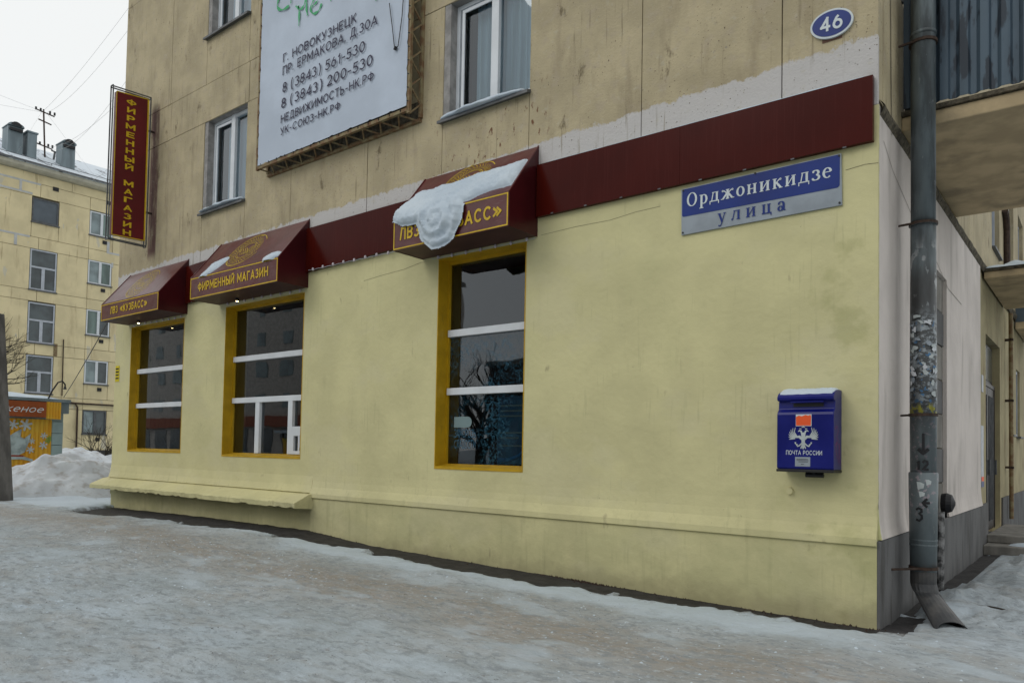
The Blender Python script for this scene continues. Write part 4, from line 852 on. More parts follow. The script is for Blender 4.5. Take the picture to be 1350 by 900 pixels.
def snow_slab(name, x0, x1, zt, zf, s1, mask, thick, lab, nx=90, ns=80, seed=0, ridge=None):
    """snow lying on an awning slope (s 0..1) and hanging over its front edge (s > 1): its own thickness everywhere"""
    L = math.hypot(.5, zt-zf); nrm = Vector((0,-(zt-zf),.5)).normalized(); mb = MB(); idx = {}
    def base(s_):
        if s_ <= .9: return Vector((0,-.5*s_,zt-(zt-zf)*s_)), nrm
        t_ = min(1,(s_-.9)/.25); n_ = (nrm*(1-t_)+Vector((0,-1,.05))*t_).normalized(); q = .9
        y = -.5*q - .5*(min(s_,1.05)-q)*1.05; z = zt-(zt-zf)*q - (s_-q)*(zt-zf)*(1+.15*t_)
        return Vector((0,y-.012*t_,z)), n_
    vs = {}
    for i in range(nx+1):
        for j in range(ns+1):
            x = x0+(x1-x0)*i/nx; s_ = s1[0]+(s1[1]-s1[0])*j/ns; m_ = mask(x, s_)+.16*noise.noise(Vector((x*5+seed,s_*5,0)))+.07*noise.noise(Vector((x*17+seed,s_*15,2)))
            if m_ <= -.25: continue
            b_, n_ = base(s_); t_ = thick*max(0,min(1,m_))**.5
            p = Vector((x,0,0))+b_
            if t_ > 0: t_ *= 1+.30*noise.noise(Vector((x*6,s_*6,seed)))+.14*noise.noise(Vector((x*19,s_*17,seed)))+.08*noise.noise(Vector((x*45,s_*40,seed)))
            if ridge and t_ > 0: t_ += ridge(x, s_)*min(1, m_*3)
            mb.v.append(tuple(p+n_*(t_-.004))); vs[i,j] = len(mb.v)-1
    for (i,j), a in vs.items():
        if all(k in vs for k in ((i+1,j),(i+1,j+1),(i,j+1))): mb.f.append((a,vs[i,j+1],vs[i+1,j+1],vs[i+1,j]))
    return tag(mb.build(name, M_SNOW, None, smooth=True), lab, 'snow')
def mask3(x, s_):
    top = np.interp(x, [-5.16,-5.0,-4.6,-3.5], [.75,.42,.38,.30]); bot = np.interp(x, [-5.16,-5.0,-4.82,-4.6,-4.2,-4.0,-3.9,-3.7,-3.46], [1.0,1.10,1.12,1.10,1.0,.97,.91,.86,.86])
    m1 = min((s_-top)/.13, (bot-s_)/.12, (x+5.17)/.05, (-3.45-x)/.07)
    rr = math.hypot((x+4.39)/.345, (s_-.99)/.57); m2 = (1-rr)*2.6
    return max(m1, m2)
def ridge3(x, s_):
    u = (x+4.39)/.30; v = (s_-1.18)/.36; r_ = math.hypot(u,v); a = math.atan2(v,u)
    return ((.017+.006*math.sin(a*2+1))*math.cos(r_*13.5-a*.8)*math.exp(-((r_-.6)/.45)**2) + .012*math.exp(-(r_/.25)**2)) if r_ < 1.3 and s_ > .8 else 0
snow_slab('snow_mass', -5.2, -3.42, 4.68, 4.04, (.2,1.8), mask3, .068, 'thick snow sliding over the front edge of the right awning', 150, 130, ridge=ridge3)
def lump(cx, cs, rx, rs_, tilt): return lambda x, s_: 1.6*(1-math.hypot((x-cx)/rx, (s_-cs+tilt*(x-cx))/rs_))
snow_slab('snow_lump', -9.6, -9.0, 4.60, 3.95, (.5,1.02), lump(-9.28,.80,.24,.17,.75), .05, 'small snow lump at the left foot of the middle awning', 50, 40, 3)
snow_slab('snow_lump', -7.95, -7.48, 4.60, 3.95, (.7,1.02), lump(-7.68,.93,.20,.10,.1), .045, 'small snow lump at the right foot of the middle awning', 50, 40, 5)

# ---------------------------------------------------------------- banner on its truss frame
bf = thing('banner_truss', 'rusty lattice frame that carries the white advertising banner', 'frame', (-6.9,0,5.5))
X0, X1, Y0, Z0, ZT = -8.52, -5.27, -.2, 5.47, 9.0
mb = MB()
for (xa, ya, za, xb, yb, zb_) in ((X0,Y0,Z0+.03,X1,Y0,Z0+.05),(X0,-.02,Z0-.03,X1+.02,-.02,Z0-.03),(X1,Y0,Z0,X1,Y0,ZT),(X1+.02,-.02,Z0,X1+.02,-.02,ZT),(X0,Y0,Z0,X0,Y0,ZT),(X0,-.02,Z0,X0,-.02,ZT),(X0,Y0,ZT,X1,Y0,ZT)):
    mb.bar((xa,ya,za),(xb,yb,zb_),.042)
mb.build('chord', M_RUST, bf)
k = 0
x = X0
while x < X1-.05:
    x2 = min(x+.17, X1); ya, yb = (Y0,-.02) if k % 2 == 0 else (-.02,Y0)
    MB().bar((x,ya,Z0+(.03 if ya==Y0 else -.03)),(x2,yb,Z0+(.03 if yb==Y0 else -.03)),.018).build('lattice_bar', M_RUST, bf); x = x2; k += 1
z = Z0; k = 0
while z < 7.9:
    z2 = z+.17; ya, yb = (Y0,-.02) if k % 2 == 0 else (-.02,Y0)
    MB().bar((X1+.01,ya,z),(X1+.01,yb,z2),.018).build('lattice_bar', M_RUST, bf); z = z2; k += 1
MB().box(X0,X1,-.016,-.012,Z0-.03,Z0+.22).build('dark_gap_sheet', M_MO, bf)  # added sheet that makes the gap behind the banner foot dark
bn = thing('banner', 'white advertising banner with green script and violet address lines', 'banner', (-6.9,-.21,5.5))
mb = MB(); nx_, nz_ = 66, 74
for i in range(nx_+1):
    for j in range(nz_+1):
        x = -8.48+3.19*i/nx_; z = 5.525+.035*i/nx_+(ZT-5.53)*j/nz_
        e_ = min(i,nx_-i,j)/6; w_ = .010*noise.noise(Vector((x*1.3+z*.9,z*1.6-x*.3,0)))+.006*noise.noise(Vector((x*1.2-z*2.5,z*1.1,4)))
        pk = .012 if (i in (0,nx_) and j % 7 == 3) or (j == 0 and i % 8 == 4) else 0
        mb.v.append((x+(pk if i == 0 else -pk if i == nx_ else 0), -.228+w_*min(1,e_), z+(pk if j == 0 else 0)))
for i in range(nx_):
    for j in range(nz_): a = i*(nz_+1)+j; mb.f.append((a,a+nz_+1,a+nz_+2,a+1))
mb.build('cloth', M_BAN, bn, smooth=True)
YT = -.243
for body, x0, x1, z0, z1, cap in (('Г. НОВОКУЗНЕЦК',-7.89,-6.27,6.90,6.94,.125),('ПР. ЕРМАКОВА, Д.30А',-7.89,-5.85,6.71,6.765,.13),('8 (3843) 561-530',-7.88,-6.08,6.45,6.49,.145),
        ('8 (3843) 200-530',-7.90,-5.92,6.225,6.26,.145),('НЕДВИЖИМОСТЬ-НК.РФ',-7.90,-5.89,6.01,6.055,.12),('УК-СОЮЗ-НК.РФ',-7.90,-6.55,5.835,5.855,.11)):
    mb = MB(); s_ = (z1-z0)/(x1-x0); text_into(mb, body, lambda u,v,x0=x0,z0=z0,s_=s_: (x0+u,YT,z0+v+s_*u), x1-x0, cap, bold=.012, spacing=1.05); mb.build('lettering', M_INK, bn)
mb = MB(); G = frontP(0,0,YT)
for pts, w_ in ((((-8.02,8.4),(-8.04,7.95),(-8.07,7.79),(-7.95,7.70),(-7.78,7.70)),.05),(((-7.98,8.35),(-7.8,8.2),(-7.98,8.0)),.05),(((-7.6,8.3),(-7.72,8.0),(-7.74,7.72)),.05),
        (((-7.62,7.64),(-7.57,7.60),(-7.50,7.55),(-7.42,7.58),(-7.37,7.67),(-7.36,7.5),(-7.33,7.40)),.045),(((-7.55,7.62),(-7.53,7.5),(-7.53,7.32)),.045),
        (((-7.20,7.58),(-7.27,7.48),(-7.20,7.38),(-7.08,7.38),(-7.02,7.46)),.045),(((-7.24,7.49),(-7.16,7.51),(-7.10,7.53)),.04),(((-6.84,7.9),(-6.83,7.6),(-6.82,7.42)),.045),
        (((-6.84,7.6),(-6.70,7.75),(-6.55,7.6),(-6.5,7.45)),.045),(((-5.90,7.10),(-5.82,7.14),(-5.72,7.22),(-5.70,7.4),(-5.85,7.5)),.05),(((-7.3,8.3),(-7.35,8.05),(-7.2,7.9),(-7.0,8.0)),.05)):
    P_ = [Vector(p) for p in pts]; sm = []
    for i in range(len(P_)-1):
        a = P_[max(i-1,0)]; b = P_[i]; c_ = P_[i+1]; d_ = P_[min(i+2,len(P_)-1)]
        for q in range(5):
            t_ = q/5; sm.append(.5*((2*b)+(c_-a)*t_+(2*a-5*b+4*c_-d_)*t_**2+(3*b-a-3*c_+d_)*t_**3))
    sm.append(P_[-1]); mb.stroke(sm, [w_*(.65+.35*math.sin(2+i)) for i in range(len(sm))], G)
mb.build('green_script', M_GRN, bn)
mb = MB(); mb.tube([(-5.62,-.25,6.95),(-5.55,-.25,6.6),(-5.50,-.25,6.32),(-5.44,-.25,6.34),(-5.38,-.25,6.7),(-5.36,-.25,7.0)], .006, 5); mb.tube([(-5.50,-.25,6.31),(-5.48,-.25,6.35)], .02, 6)
tag(mb.build('loose_cord', M_BLK, None), 'thin black cord hanging in a loop over the banner edge', 'cord')
tiev = MB()
for i in range(20):
    z = 5.62+i*.17; tiev.bar((-5.285,-.232,z),(-5.255,-.215,z-.01),.008); tiev.bar((-8.49,-.232,z),(-8.52,-.215,z),.008)
for i in range(16): tiev.bar((-8.4+i*.2,-.232,5.54),(-8.4+i*.2,-.21,5.49),.008)
tiev.build('tie', M_BLK, bf)

# ---------------------------------------------------------------- vertical sign
vs_ = thing('projecting_sign', 'tall red projecting sign with stacked yellow letters left of the shop', 'sign', (-12.18,0,5))
XS = -12.18
MB().add([(XS+.0,-.135,5.02),(XS+.0,-.70,5.00),(XS+.0,-.70,7.54),(XS+.0,-.145,7.60),(XS-.09,-.135,5.02),(XS-.09,-.70,5.00),(XS-.09,-.70,7.54),(XS-.09,-.145,7.60)],
    [(0,3,2,1),(4,5,6,7),(0,1,5,4),(1,2,6,5),(2,3,7,6),(3,0,4,7)]).build('sign_box', simple('sign_red', (.11,.006,.010), .3, amt=.15, sc=1.2), vs_)
mb = MB(); w_ = .016; x = XS+.004
for (a, b) in (((-.135,5.02),(-.145,7.60)),((-.70,5.00),(-.70,7.54)),((-.135,5.02),(-.70,5.0)),((-.145,7.60),(-.70,7.54))): mb.stroke([a,b], w_*(1.7 if a[0] > -.2 and b[0] > -.2 else 1), lambda u,v: (x,u,v))
mb.build('gold_border', M_GOLD, vs_)
txt = 'ФИРМЕННЫЙ МАГАЗИН'
for i, ch in enumerate(txt):
    if ch == ' ': continue
    f_ = i/16; zc = 7.43*(1-f_)+5.09*f_; wd = .145 if ch not in 'ФМЫ' else .17; 
    mb = MB(); text_into(mb, ch, lambda u,v,zc=zc,wd=wd: (XS+.006,-.445+wd/2-(wd-u), zc-.052+v), wd, .100, bold=.03); mb.build('letter', M_GOLD, vs_)
mb = MB(); fy0, fy1, fz0, fz1 = -.10, -.76, 4.93, 7.65
for yy in (fy0, fy1): mb.bar((XS,yy,fz0),(XS,yy,fz1+(0 if yy == fy0 else -.04)),.018); mb.bar((XS-.09,yy,fz0),(XS-.09,yy,fz1-.02),.018)
for zz in (fz0, fz1): mb.bar((XS,fy0,zz),(XS,fy1,zz-(0.04 if zz > 6 else 0)),.018); mb.bar((XS-.09,fy0,zz),(XS-.09,fy1,zz-(0.04 if zz > 6 else 0)),.018)
for yy in (fy0,fy1):
    for zz in (fz0,fz1): mb.bar((XS,yy,zz-.02),(XS-.09,yy,zz-.02),.018)
mb.build('frame', M_SILL, vs_)
for z in (7.05, 5.55): MB().bar((XS-.04,-.1,z),(XS-.04,.01,z),.03).build('bracket', M_BRKT, vs_)

# ---------------------------------------------------------------- street name sign (serif letters drawn as strokes)
ss = thing('street_sign', 'blue and grey enamel street name plate below the maroon fascia', 'sign', (-1,-.02,3.6))
MB().add([(-1.705,-.02,3.41),(-.272,-.02,3.425),(-.28,-.02,3.858),(-1.712,-.02,3.848),(-1.705,-.003,3.41),(-.272,-.003,3.425),(-.28,-.003,3.858),(-1.712,-.003,3.848)],
    [(0,1,2,3),(7,6,5,4),(0,4,5,1),(1,5,6,2),(2,6,7,3),(3,7,4,0)]).build('plate', M_SIGNG, ss)
mb = MB(); pts = [(-1.700,3.61)]+ell(-1.68,3.60,.02,.02,180,270,5)+ell(-.315,3.60,.025,.025,270,360,6)+[(-.289,3.85),(-1.70,3.84)]; mb.poly(pts, frontP(0,0,-.0225)); mb.build('blue_field', M_BLUE_S, ss)
S_ = .15; T_ = .055; F2 = .05
def glyph(ch):
    """returns strokes (points, widths) and advance, unit cap height"""
    st = []; xh = .68
    def L(x0,z0,x1,z1,w): st.append(([(x0,z0),(x1,z1)], w))
    def serif(x,z,h=.13): L(x-h,z,x+h,z,F2)
    def arc(cx,cz,rx,rz,a0,a1):
        p = ell(cx,cz,rx,rz,a0,a1,18); ws = [F2+(S_-F2)*abs(math.cos(math.radians(a0+(a1-a0)*i/17)))**1.3 for i in range(18)]; st.append((p, ws))
    if ch == 'О': arc(.40,.5,.30,.475,0,360); return st, .86
    if ch == 'о': arc(.29,.34,.21,.315,0,360); return st, .64
    if ch == 'р': L(.17,-.27,.17,.66,S_); serif(.17,-.27,.15); L(.03,.655,.2,.655,F2); arc(.33,.34,.20,.315,-155,155); return st, .68
    if ch == 'д': L(.02,.05,.66,.05,F2+.02); L(.04,-.16,.04,.07,F2+.01); L(.64,-.16,.64,.07,F2+.01); L(.16,.06,.26,.66,F2+.02); L(.52,.06,.52,.66,S_); L(.18,.655,.62,.655,F2); return st, .74
    if ch == 'ж':
        L(.46,0,.46,.68,S_); serif(.46,.025,.12); serif(.46,.655,.12)
        for s in (-1,1): L(.46,.36,.46+s*.26,.62,F2+.02); L(.46+s*.06,.38,.46+s*.32,.03,S_*.85); L(.46+s*.25,.025,.46+s*.46,.025,F2); st.append((ell(.46+s*.33,.60,.05,.05,0,360,10), .05))
        return st, .98
    if ch == 'н':
        for x in (.16,.54): L(x,.02,x,.66,S_); serif(x,.025); serif(x,.655)
        L(.16,.35,.54,.35,F2); return st, .76
    if ch == 'и':
        for x in (.16,.56): L(x,.02,x,.66,S_); serif(x,.025); serif(x,.655)
        L(.20,.10,.52,.60,F2+.01); return st, .78
    if ch == 'к': L(.16,.02,.16,.66,S_); serif(.16,.025); serif(.16,.655); L(.2,.34,.46,.60,F2+.02); L(.28,.38,.54,.03,S_*.9); L(.44,.025,.66,.025,F2); st.append((ell(.52,.60,.05,.05,0,360,10), .05)); return st, .72
    if ch == 'з': arc(.24,.50,.17,.155,-80,150); arc(.25,.185,.20,.165,-155,85); st.append((ell(.11,.56,.04,.04,0,360,10),.05)); st.append((ell(.08,.12,.04,.04,0,360,10),.05)); return st, .58
    if ch == 'е': arc(.29,.34,.21,.315,35,315); arc(.30,.40,.19,.25,0,90); L(.12,.39,.49,.39,F2); return st, .60
    if ch == 'у': L(.10,.66,.32,.02,S_*.95); L(.50,.66,.26,-.12,F2+.01); L(-.02,.655,.22,.655,F2); L(.40,.655,.60,.655,F2); st.append(([(.27,-.10),(.22,-.22),(.12,-.24),(.06,-.18)],[F2,F2+.02,.08,.09])); return st, .66
    if ch == 'л': L(.12,.06,.24,.66,F2+.02); st.append((ell(.08,.06,.04,.04,0,360,10),.06)); L(.52,.02,.52,.66,S_); serif(.52,.025); L(.16,.655,.62,.655,F2); return st, .72
    if ch == 'ц': 
        for x in (.16,.50): L(x,.04,x,.66,S_); serif(x,.655)
        L(.04,.04,.68,.04,F2+.02); L(.655,-.14,.655,.06,F2+.02); return st, .76
    if ch == 'а': L(.42,.06,.42,.48,S_); arc(.25,.46,.17,.19,0,150); st.append((ell(.11,.52,.04,.04,0,360,10),.06)); arc(.22,.18,.135,.155,0,360); L(.42,.03,.56,.03,F2); return st, .60
def serif_text(mb, s, x0, z0, width, size, slope, gap=.06):
    adv = [glyph(c)[1] for c in s]; tot = sum(adv)+gap*(len(s)-1); kx = width/tot; x = 0
    for c, a in zip(s, adv):
        for k, (pts, w) in enumerate(glyph(c)[0]):
            ws = w if isinstance(w, list) else [w]*len(pts)
            mb.stroke([((x+p[0])*kx, p[1]*size) for p in pts], [q*(size+kx)/2 for q in ws], lambda u,v,k=k: (x0+u, -.0255-.0002*k, z0+v+slope*u))
        x += a+gap
mb = MB(); serif_text(mb, 'Орджоникидзе', -1.655, 3.665, 1.31, .130, .006); mb.build('lettering', M_WHT, ss)
mb = MB(); serif_text(mb, 'улица', -1.345, 3.462, .62, .125, .008, gap=.30); mb.build('lettering', M_BLUE_S, ss)
mb = MB()
for x, z in ((-1.69,3.43),(-1.69,3.83),(-.295,3.84),(-.29,3.445),(-1.0,3.845)): mb.tube([(x,-.028,z),(x,-.021,z)], .009, 8)
mb.build('screw', M_BLK, ss)
# house number
hn = thing('house_number_plate', 'oval blue house number plate 46 high near the corner', 'sign', (-.36,-.02,4.97))
def hP(y): return lambda u, v: (-.36+u, y, 4.978+v-.045*u)
mb = MB(); rim = ell(0,0,.172,.122,0,360,49)[:-1]; mb.add([hP(-.022)(*p) for p in rim]+[hP(-.003)(*p) for p in rim], [tuple(range(48)), tuple(range(48,96))[::-1]]+[(i,48+i,48+(i+1)%48,(i+1)%48) for i in range(48)]); mb.build('plate', M_WHT, hn)
mb = MB(); mb.poly(ell(0,0,.156,.106,0,360,49)[:-1], hP(-.0245)); mb.build('blue_field', M_BLUE_S, hn)
mb = MB(); text_into(mb, '46', lambda u,v: hP(-.027)(u-.09,v-.06), .18, .122, bold=.024); mb.build('lettering', M_WHT, hn)
MB().box(-.44,-.28,-.0015,.0,4.84,5.10).build('old_paint', simple('brown_old_paint',(.13,.07,.05),.9), hn)

# ---------------------------------------------------------------- letterbox
mbx = thing('letterbox', 'dark blue wall letterbox with white double headed eagle', 'letterbox', (-.49,0,1.25))
prof = [(-.005,1.245),(-.225,1.245),(-.232,1.26),(-.232,1.69),(-.226,1.71),(-.195,1.735),(-.19,1.80),(-.225,1.805),(-.235,1.815),(-.235,1.835),(-.21,1.865),(-.15,1.888),(-.06,1.895),(-.005,1.895)]
MB().prism(prof, -.722, -.272, 'x').build('body', M_BLUE, mbx, bevel=.006)
MB().box(-.725,-.269,-.236,-.004,1.222,1.244).build('base', M_BLK, mbx, bevel=.004)
MB().box(-.60,-.36,-.197,-.189,1.755,1.785).build('slot', M_BLK, mbx)
MB().box(-.61,-.35,-.240,-.226,1.788,1.80).build('slot_flap', M_BLUE, mbx)
mb = MB(); mb.tube([(-.52,-.12,1.20),(-.38,-.12,1.20)], .022, 8); mb.box(-.46,-.44,-.14,-.10,1.20,1.222); mb.build('lock', M_BLK, mbx)
mb = MB(); mb.poly([(-.565,1.60),(-.448,1.60),(-.446,1.672),(-.452,1.688),(-.47,1.68),(-.49,1.688),(-.52,1.676),(-.545,1.682),(-.567,1.67)], frontP(0,0,-.2335)); mb.build('orange_sticker', M_OR, mbx)
MB().add([(-.568,-.2331,1.596),(-.443,-.2331,1.596),(-.443,-.2331,1.692),(-.568,-.2331,1.692)],[(0,1,2,3)]).build('sticker_paper', M_WHT, mbx)
MB().box(-.572,-.452,-.2335,-.2325,1.268,1.345).build('paper_label', M_SIGNG, mbx)
mb = MB()
for z, a, b in ((1.325,-.56,-.47),(1.315,-.56,-.465),(1.304,-.545,-.47),(1.284,-.525,-.50)): mb.box(a,b,-.2342,-.2336,z,z+.004)
mb.build('fine_print', M_BLK, mbx)
mb = MB(); text_into(mb, 'ПОЧТА РОССИИ', frontP(-.645,1.362,-.2338), .285, .036, bold=.01); mb.build('lettering', M_WHT, mbx)
# double headed eagle with post horns
mb = MB(); ex, ez = -.507, 1.50; edp = [0]
def E_(s):
    def f(u, v): return (ex+s*u, -.2338-.00008*edp[0], ez+v)
    return f
class _EM(MB):
    def stroke(self, *a, **k): edp[0] += 1; return MB.stroke(self, *a, **k)
mb = _EM()
for s in (-1,1):
    P = E_(s)
    for q in range(7):      # wing feathers
        a = math.radians(96-q*17); r0, r1 = .035+.003*q, .098-.0045*q
        x0, z0 = .036, -.005
        mb.stroke([(x0+.018*math.cos(a)+.012, z0+.01*math.sin(a)),(x0+.03+.5*r1*math.cos(a-.25)+.0,z0+.55*r1*math.sin(a)),(x0+.028+r1*.72*math.cos(a-.1),z0+r1*.92*math.sin(a))], [.0085,.009,.004], P)
    mb.stroke([(.010,-.01),(.03,.01),(.055,.008),(.07,.03)], [.02,.022,.018,.010], P)
    mb.stroke([(.008,.0),(.012,.035),(.018,.055),(.03,.06),(.042,.052)], [.014,.012,.014,.012,.004], P)     # neck and head
    mb.stroke([(.018,.068),(.018,.078),(.026,.072),(.030,.078)], .006, P)
    mb.stroke([(.012,-.045),(.03,-.062),(.045,-.068),(.052,-.058),(.046,-.05)], [.012,.010,.012,.010,.006], P)  # leg and horn
    mb.stroke([(.052,-.058),(.062,-.045),(.064,-.035)], [.006,.008,.014], P)
    mb.stroke([(.004,-.05),(.014,-.075),(.020,-.088)], [.012,.012,.006], P)
mb.stroke([(0,.045),(0,.0),(0,-.05),(0,-.09)], [.012,.030,.026,.010], E_(1))
mb.stroke([(-.012,.085),(0,.092),(.012,.085)], .008, E_(1)); mb.stroke([(0,.085),(0,.102)], .006, E_(1))
mb.build('eagle_emblem', M_WHTD, mbx)
mb = MB()
for pts in (((-.20,1.57),(-.15,1.60),(-.10,1.56),(-.16,1.51),(-.10,1.48)),((-.19,1.44),(-.14,1.47),(-.09,1.44),(-.09,1.36),(-.09,1.30)),((-.15,1.47),(-.17,1.40),(-.13,1.33)),((-.07,1.46),(-.06,1.36),(-.05,1.28))):
    mb.stroke(pts, .006, lambda u,v: (-.2708,u,v))
mb.build('marker_scrawl', M_PINK, mbx)
mb = MB(); nx_, ny_ = 40, 16
for i in range(nx_+1):
    for j in range(ny_+1):
        x = -.715+.435*i/nx_; t_ = j/ny_; y = -.228*(1-t_)+-.01*t_; zb_ = np.interp(t_, [0,.08,.35,.7,1], [1.832,1.862,1.889,1.898,1.898]); ed = min(i,nx_-i,j,ny_-j)
        mb.v.append((x, y, zb_+ (0.016*min(1,ed/2.5)*(1+.5*noise.noise(Vector((x*25,y*25,0)))) if ed else -.001)))
for i in range(nx_):
    for j in range(ny_): a = i*(ny_+1)+j; mb.f.append((a,a+ny_+1,a+ny_+2,a+1))
tag(mb.build('snow_layer', M_SNOW, None, smooth=True), 'thin snow cap on top of the blue letterbox', 'snow')
# small yellow notice and knob on the wall
yn = thing('yellow_notice', 'narrow yellow and black notice at the far left wall corner', 'notice', (-13.35,-.005,2.6))
MB().box(-13.43,-13.27,-.006,-.001,2.53,2.83).build('sheet', simple('bright_yellow_sheet',(.60,.48,.01),.6), yn)
mb = MB()
for z in (2.76,2.70,2.64,2.58): mb.box(-13.41,-13.29,-.0085,-.0065,z,z+.028)
mb.build('print', M_BLK, yn)
kb = thing('wall_stub', 'small plaster covered pipe stub under the letterbox', 'stub', (-.68,0,1.06))
mb = MB(); mb.tube([(-.685,-.03,1.055),(-.685,.01,1.055)], [.028,.034], 14); mb.build('stub', M_YP, kb)

# ---------------------------------------------------------------- far apartment block (faces the lane of view)
FB = thing('apartment_building', 'five storey pale yellow panel block with snowy slate roof in the distance', 'building', (-45,8,0))
XF = -45.
rows = [(1.9,3.26),(4.82,6.17),(7.66,9.12),(10.67,12.02),(13.52,14.9)]
belts = [(3.27,3.9),(6.18,6.8),(9.13,9.73),(12.03,12.68),(14.95,15.68)]
wcols = [(-9.2,-7.9),(-6.0,-4.7),(-2.6,-1.3),(2.2,3.5),(12.0,13.33),(15.2,16.5),(18.6,19.9),(22,23.3)]
stair = (9.0,10.37)
stz = [(4.07,6.14),(6.85,9.06),(9.78,12.01),(13.54,14.87)]
ys_ = [-14]; 
for a, b in sorted(wcols+[stair]): ys_ += [a, b]
ys_.append(26)
def fpanel(y0, y1, z0, z1, k=0): MB().box(XF-.2, XF+rnd.uniform(-.004,.004), y0+.012, y1-.012, z0+.012, z1-.012).build('wall_panel', M_FB, FB)
zprev = .95
for (w0, w1), (b0, b1) in zip(rows, belts):
    for i in range(len(ys_)-1):
        a, b = ys_[i], ys_[i+1]
        if (a, b) in wcols: fpanel(a, b, zprev, w0-.02)
        elif (a, b) == stair: pass
        else:
            sp_ = [a, b] if b-a < 4.5 else [a]+[a+(b-a)*q/math.ceil((b-a)/4) for q in range(1, math.ceil((b-a)/4))]+[b]
            for c_, d_ in zip(sp_, sp_[1:]): fpanel(c_, d_, zprev, b0)
    y = -14
    while y < 26:
        y2 = min(26, y+2.6)
        segs = [(y,y2)]
        if b0 < 14.9:      # the stair windows cut through where they reach the belt
            for z0, z1 in stz:
                if z0 < b0-.01 and z1 > b1+.01: segs = [(max(y,0) if False else y, y2)]
        for s_ in segs: fpanel(s_[0], s_[1], b0, b1)
        y = y2
    zprev = b1
fpanel(-14, 6, 15.68, 16.2); fpanel(6, 11, 15.68, 16.2); fpanel(11, 26, 15.68, 16.2)
fpanel(9.0,10.37,.95,3.27); fpanel(9.0,10.37,3.9,4.05); fpanel(9.0,10.37,12.68,13.52)
mb = MB(); mb.box(-57,XF-.18,-14,26,-.5,16.2); mb.build('backing_wall', M_JNT, FB)
MB().box(XF-.2,XF+.06,-14,26,-.3,.94).build('plinth', M_DPL, FB)
def far_win(y0, y1, z0, z1, kind, pale=0):
    x = XF-.10; t_ = .07
    mb = MB(); mb.box(x,x+.09,y0,y0+t_,z0,z1); mb.box(x,x+.09,y1-t_,y1,z0,z1); mb.box(x,x+.09,y0+t_,y1-t_,z0,z0+t_); mb.box(x,x+.09,y0+t_,y1-t_,z1-t_,z1)
    if kind == 'board':
        o = mb.build('window', M_SILL, FB); MB().box(x+.01,x+.05,y0+t_,y1-t_,z0+t_,z1-t_).build('pane', M_BRD, o)
    elif kind == 'stair':
        zt = z0+(z1-z0)*.56; yc = (y0+y1)/2; mb.box(x,x+.095,y0+t_,y1-t_,zt-.05,zt+.05); mb.box(x,x+.093,yc-.08,yc+.08,z0+t_,zt-.05); o = mb.build('window', M_WF2, FB)
        for a, b, c, d in ((y0+t_,y1-t_,zt+.05,z1-t_),(y0+t_,yc-.08,z0+t_,zt-.05),(yc+.08,y1-t_,z0+t_,zt-.05)): MB().box(x+.01,x+.04,a,b,c,d).build('pane', M_DGLS, o)
    else:
        yc = (y0+y1)/2+.02; mb.box(x,x+.093,yc-.07,yc+.07,z0+t_,z1-t_); o = mb.build('window', M_WF if kind == 'w' else M_SILL, FB)
        for a, b in ((y0+t_,yc-.07),(yc+.07,y1-t_)): MB().box(x+.01,x+.04,a,b,z0+t_,z1-t_).build('pane', (M_DGLS2, M_DGLS, M_DGLS3)[(int(a*7+z0*3))%3] if not pale else (M_DGLS2, M_DGLS3)[int(a*5)%2], o)
    MB().box(XF-.02,XF+.08,y0-.06,y1+.06,z0-.07,z0-.01).build('sill', M_SILL, o)
for (z0, z1), kd in zip(stz, ('stair','stair','stair','board')): far_win(stair[0]+.02, stair[1]-.02, z0, z1, kd)
for a, b in wcols:
    for r_, (z0, z1) in enumerate(rows): far_win(a+.02, b-.02, z0, z1, 'g' if r_ == 0 else 'w', pale=r_ in (3,4))
for r_, (z0, z1) in enumerate(rows): MB().box(XF,XF+.05,12.75,12.98,z0-.42,z0-.22).build('air_vent', M_BLK, FB)
MB().box(XF,XF+.03,10.0,10.3,15.5,15.72).build('air_vent', M_BLK, FB); MB().box(XF,XF+.03,12.9,13.2,15.5,15.72).build('air_vent', M_BLK, FB)
for y0, y1, z0, z1 in ((5,9.0,15.0,15.10),(5,9.4,15.60,15.70),(8.35,8.47,15.1,15.6),(5,8.95,12.60,12.70),(8.2,8.34,12.05,12.6),(13.0,13.15,12.7,13.3),(13.0,14.4,12.6,12.7),(13.3,13.4,11.8,12.1)): MB().box(XF+.006,XF+.012,y0,y1,z0,z1).build('joint_repair', M_PATCH, FB)
mb = MB(); mb.prism([(XF-.2,16.2),(XF+.25,16.22),(XF+.45,16.32),(XF+.5,16.45),(XF+.5,16.5),(XF-.2,16.5)], -14, 26, 'y'); mb.build('cornice', simple('cornice_cream',(.48,.45,.36),.8), FB)
mb = MB(); mb.prism([(XF+.6,16.50),(XF+.6,16.56),(-51,19.7),(-57.6,16.56),(-57.6,16.5)], -14.3, 26.3, 'y'); mb.build('roof', M_ROOF, FB)
mb = MB(); mb.bar((XF+.58,-14.3,16.56),(XF+.58,26.3,16.56),.10)
for i in range(14): mb.bar((XF-.3,-14+i*3,16.8),(XF-.3,-14+i*3,17.1),.03)
mb.bar((XF-.3,-14,17.1),(XF-.3,26,17.1),.025); mb.build('gutter_rail', M_SILL, FB)
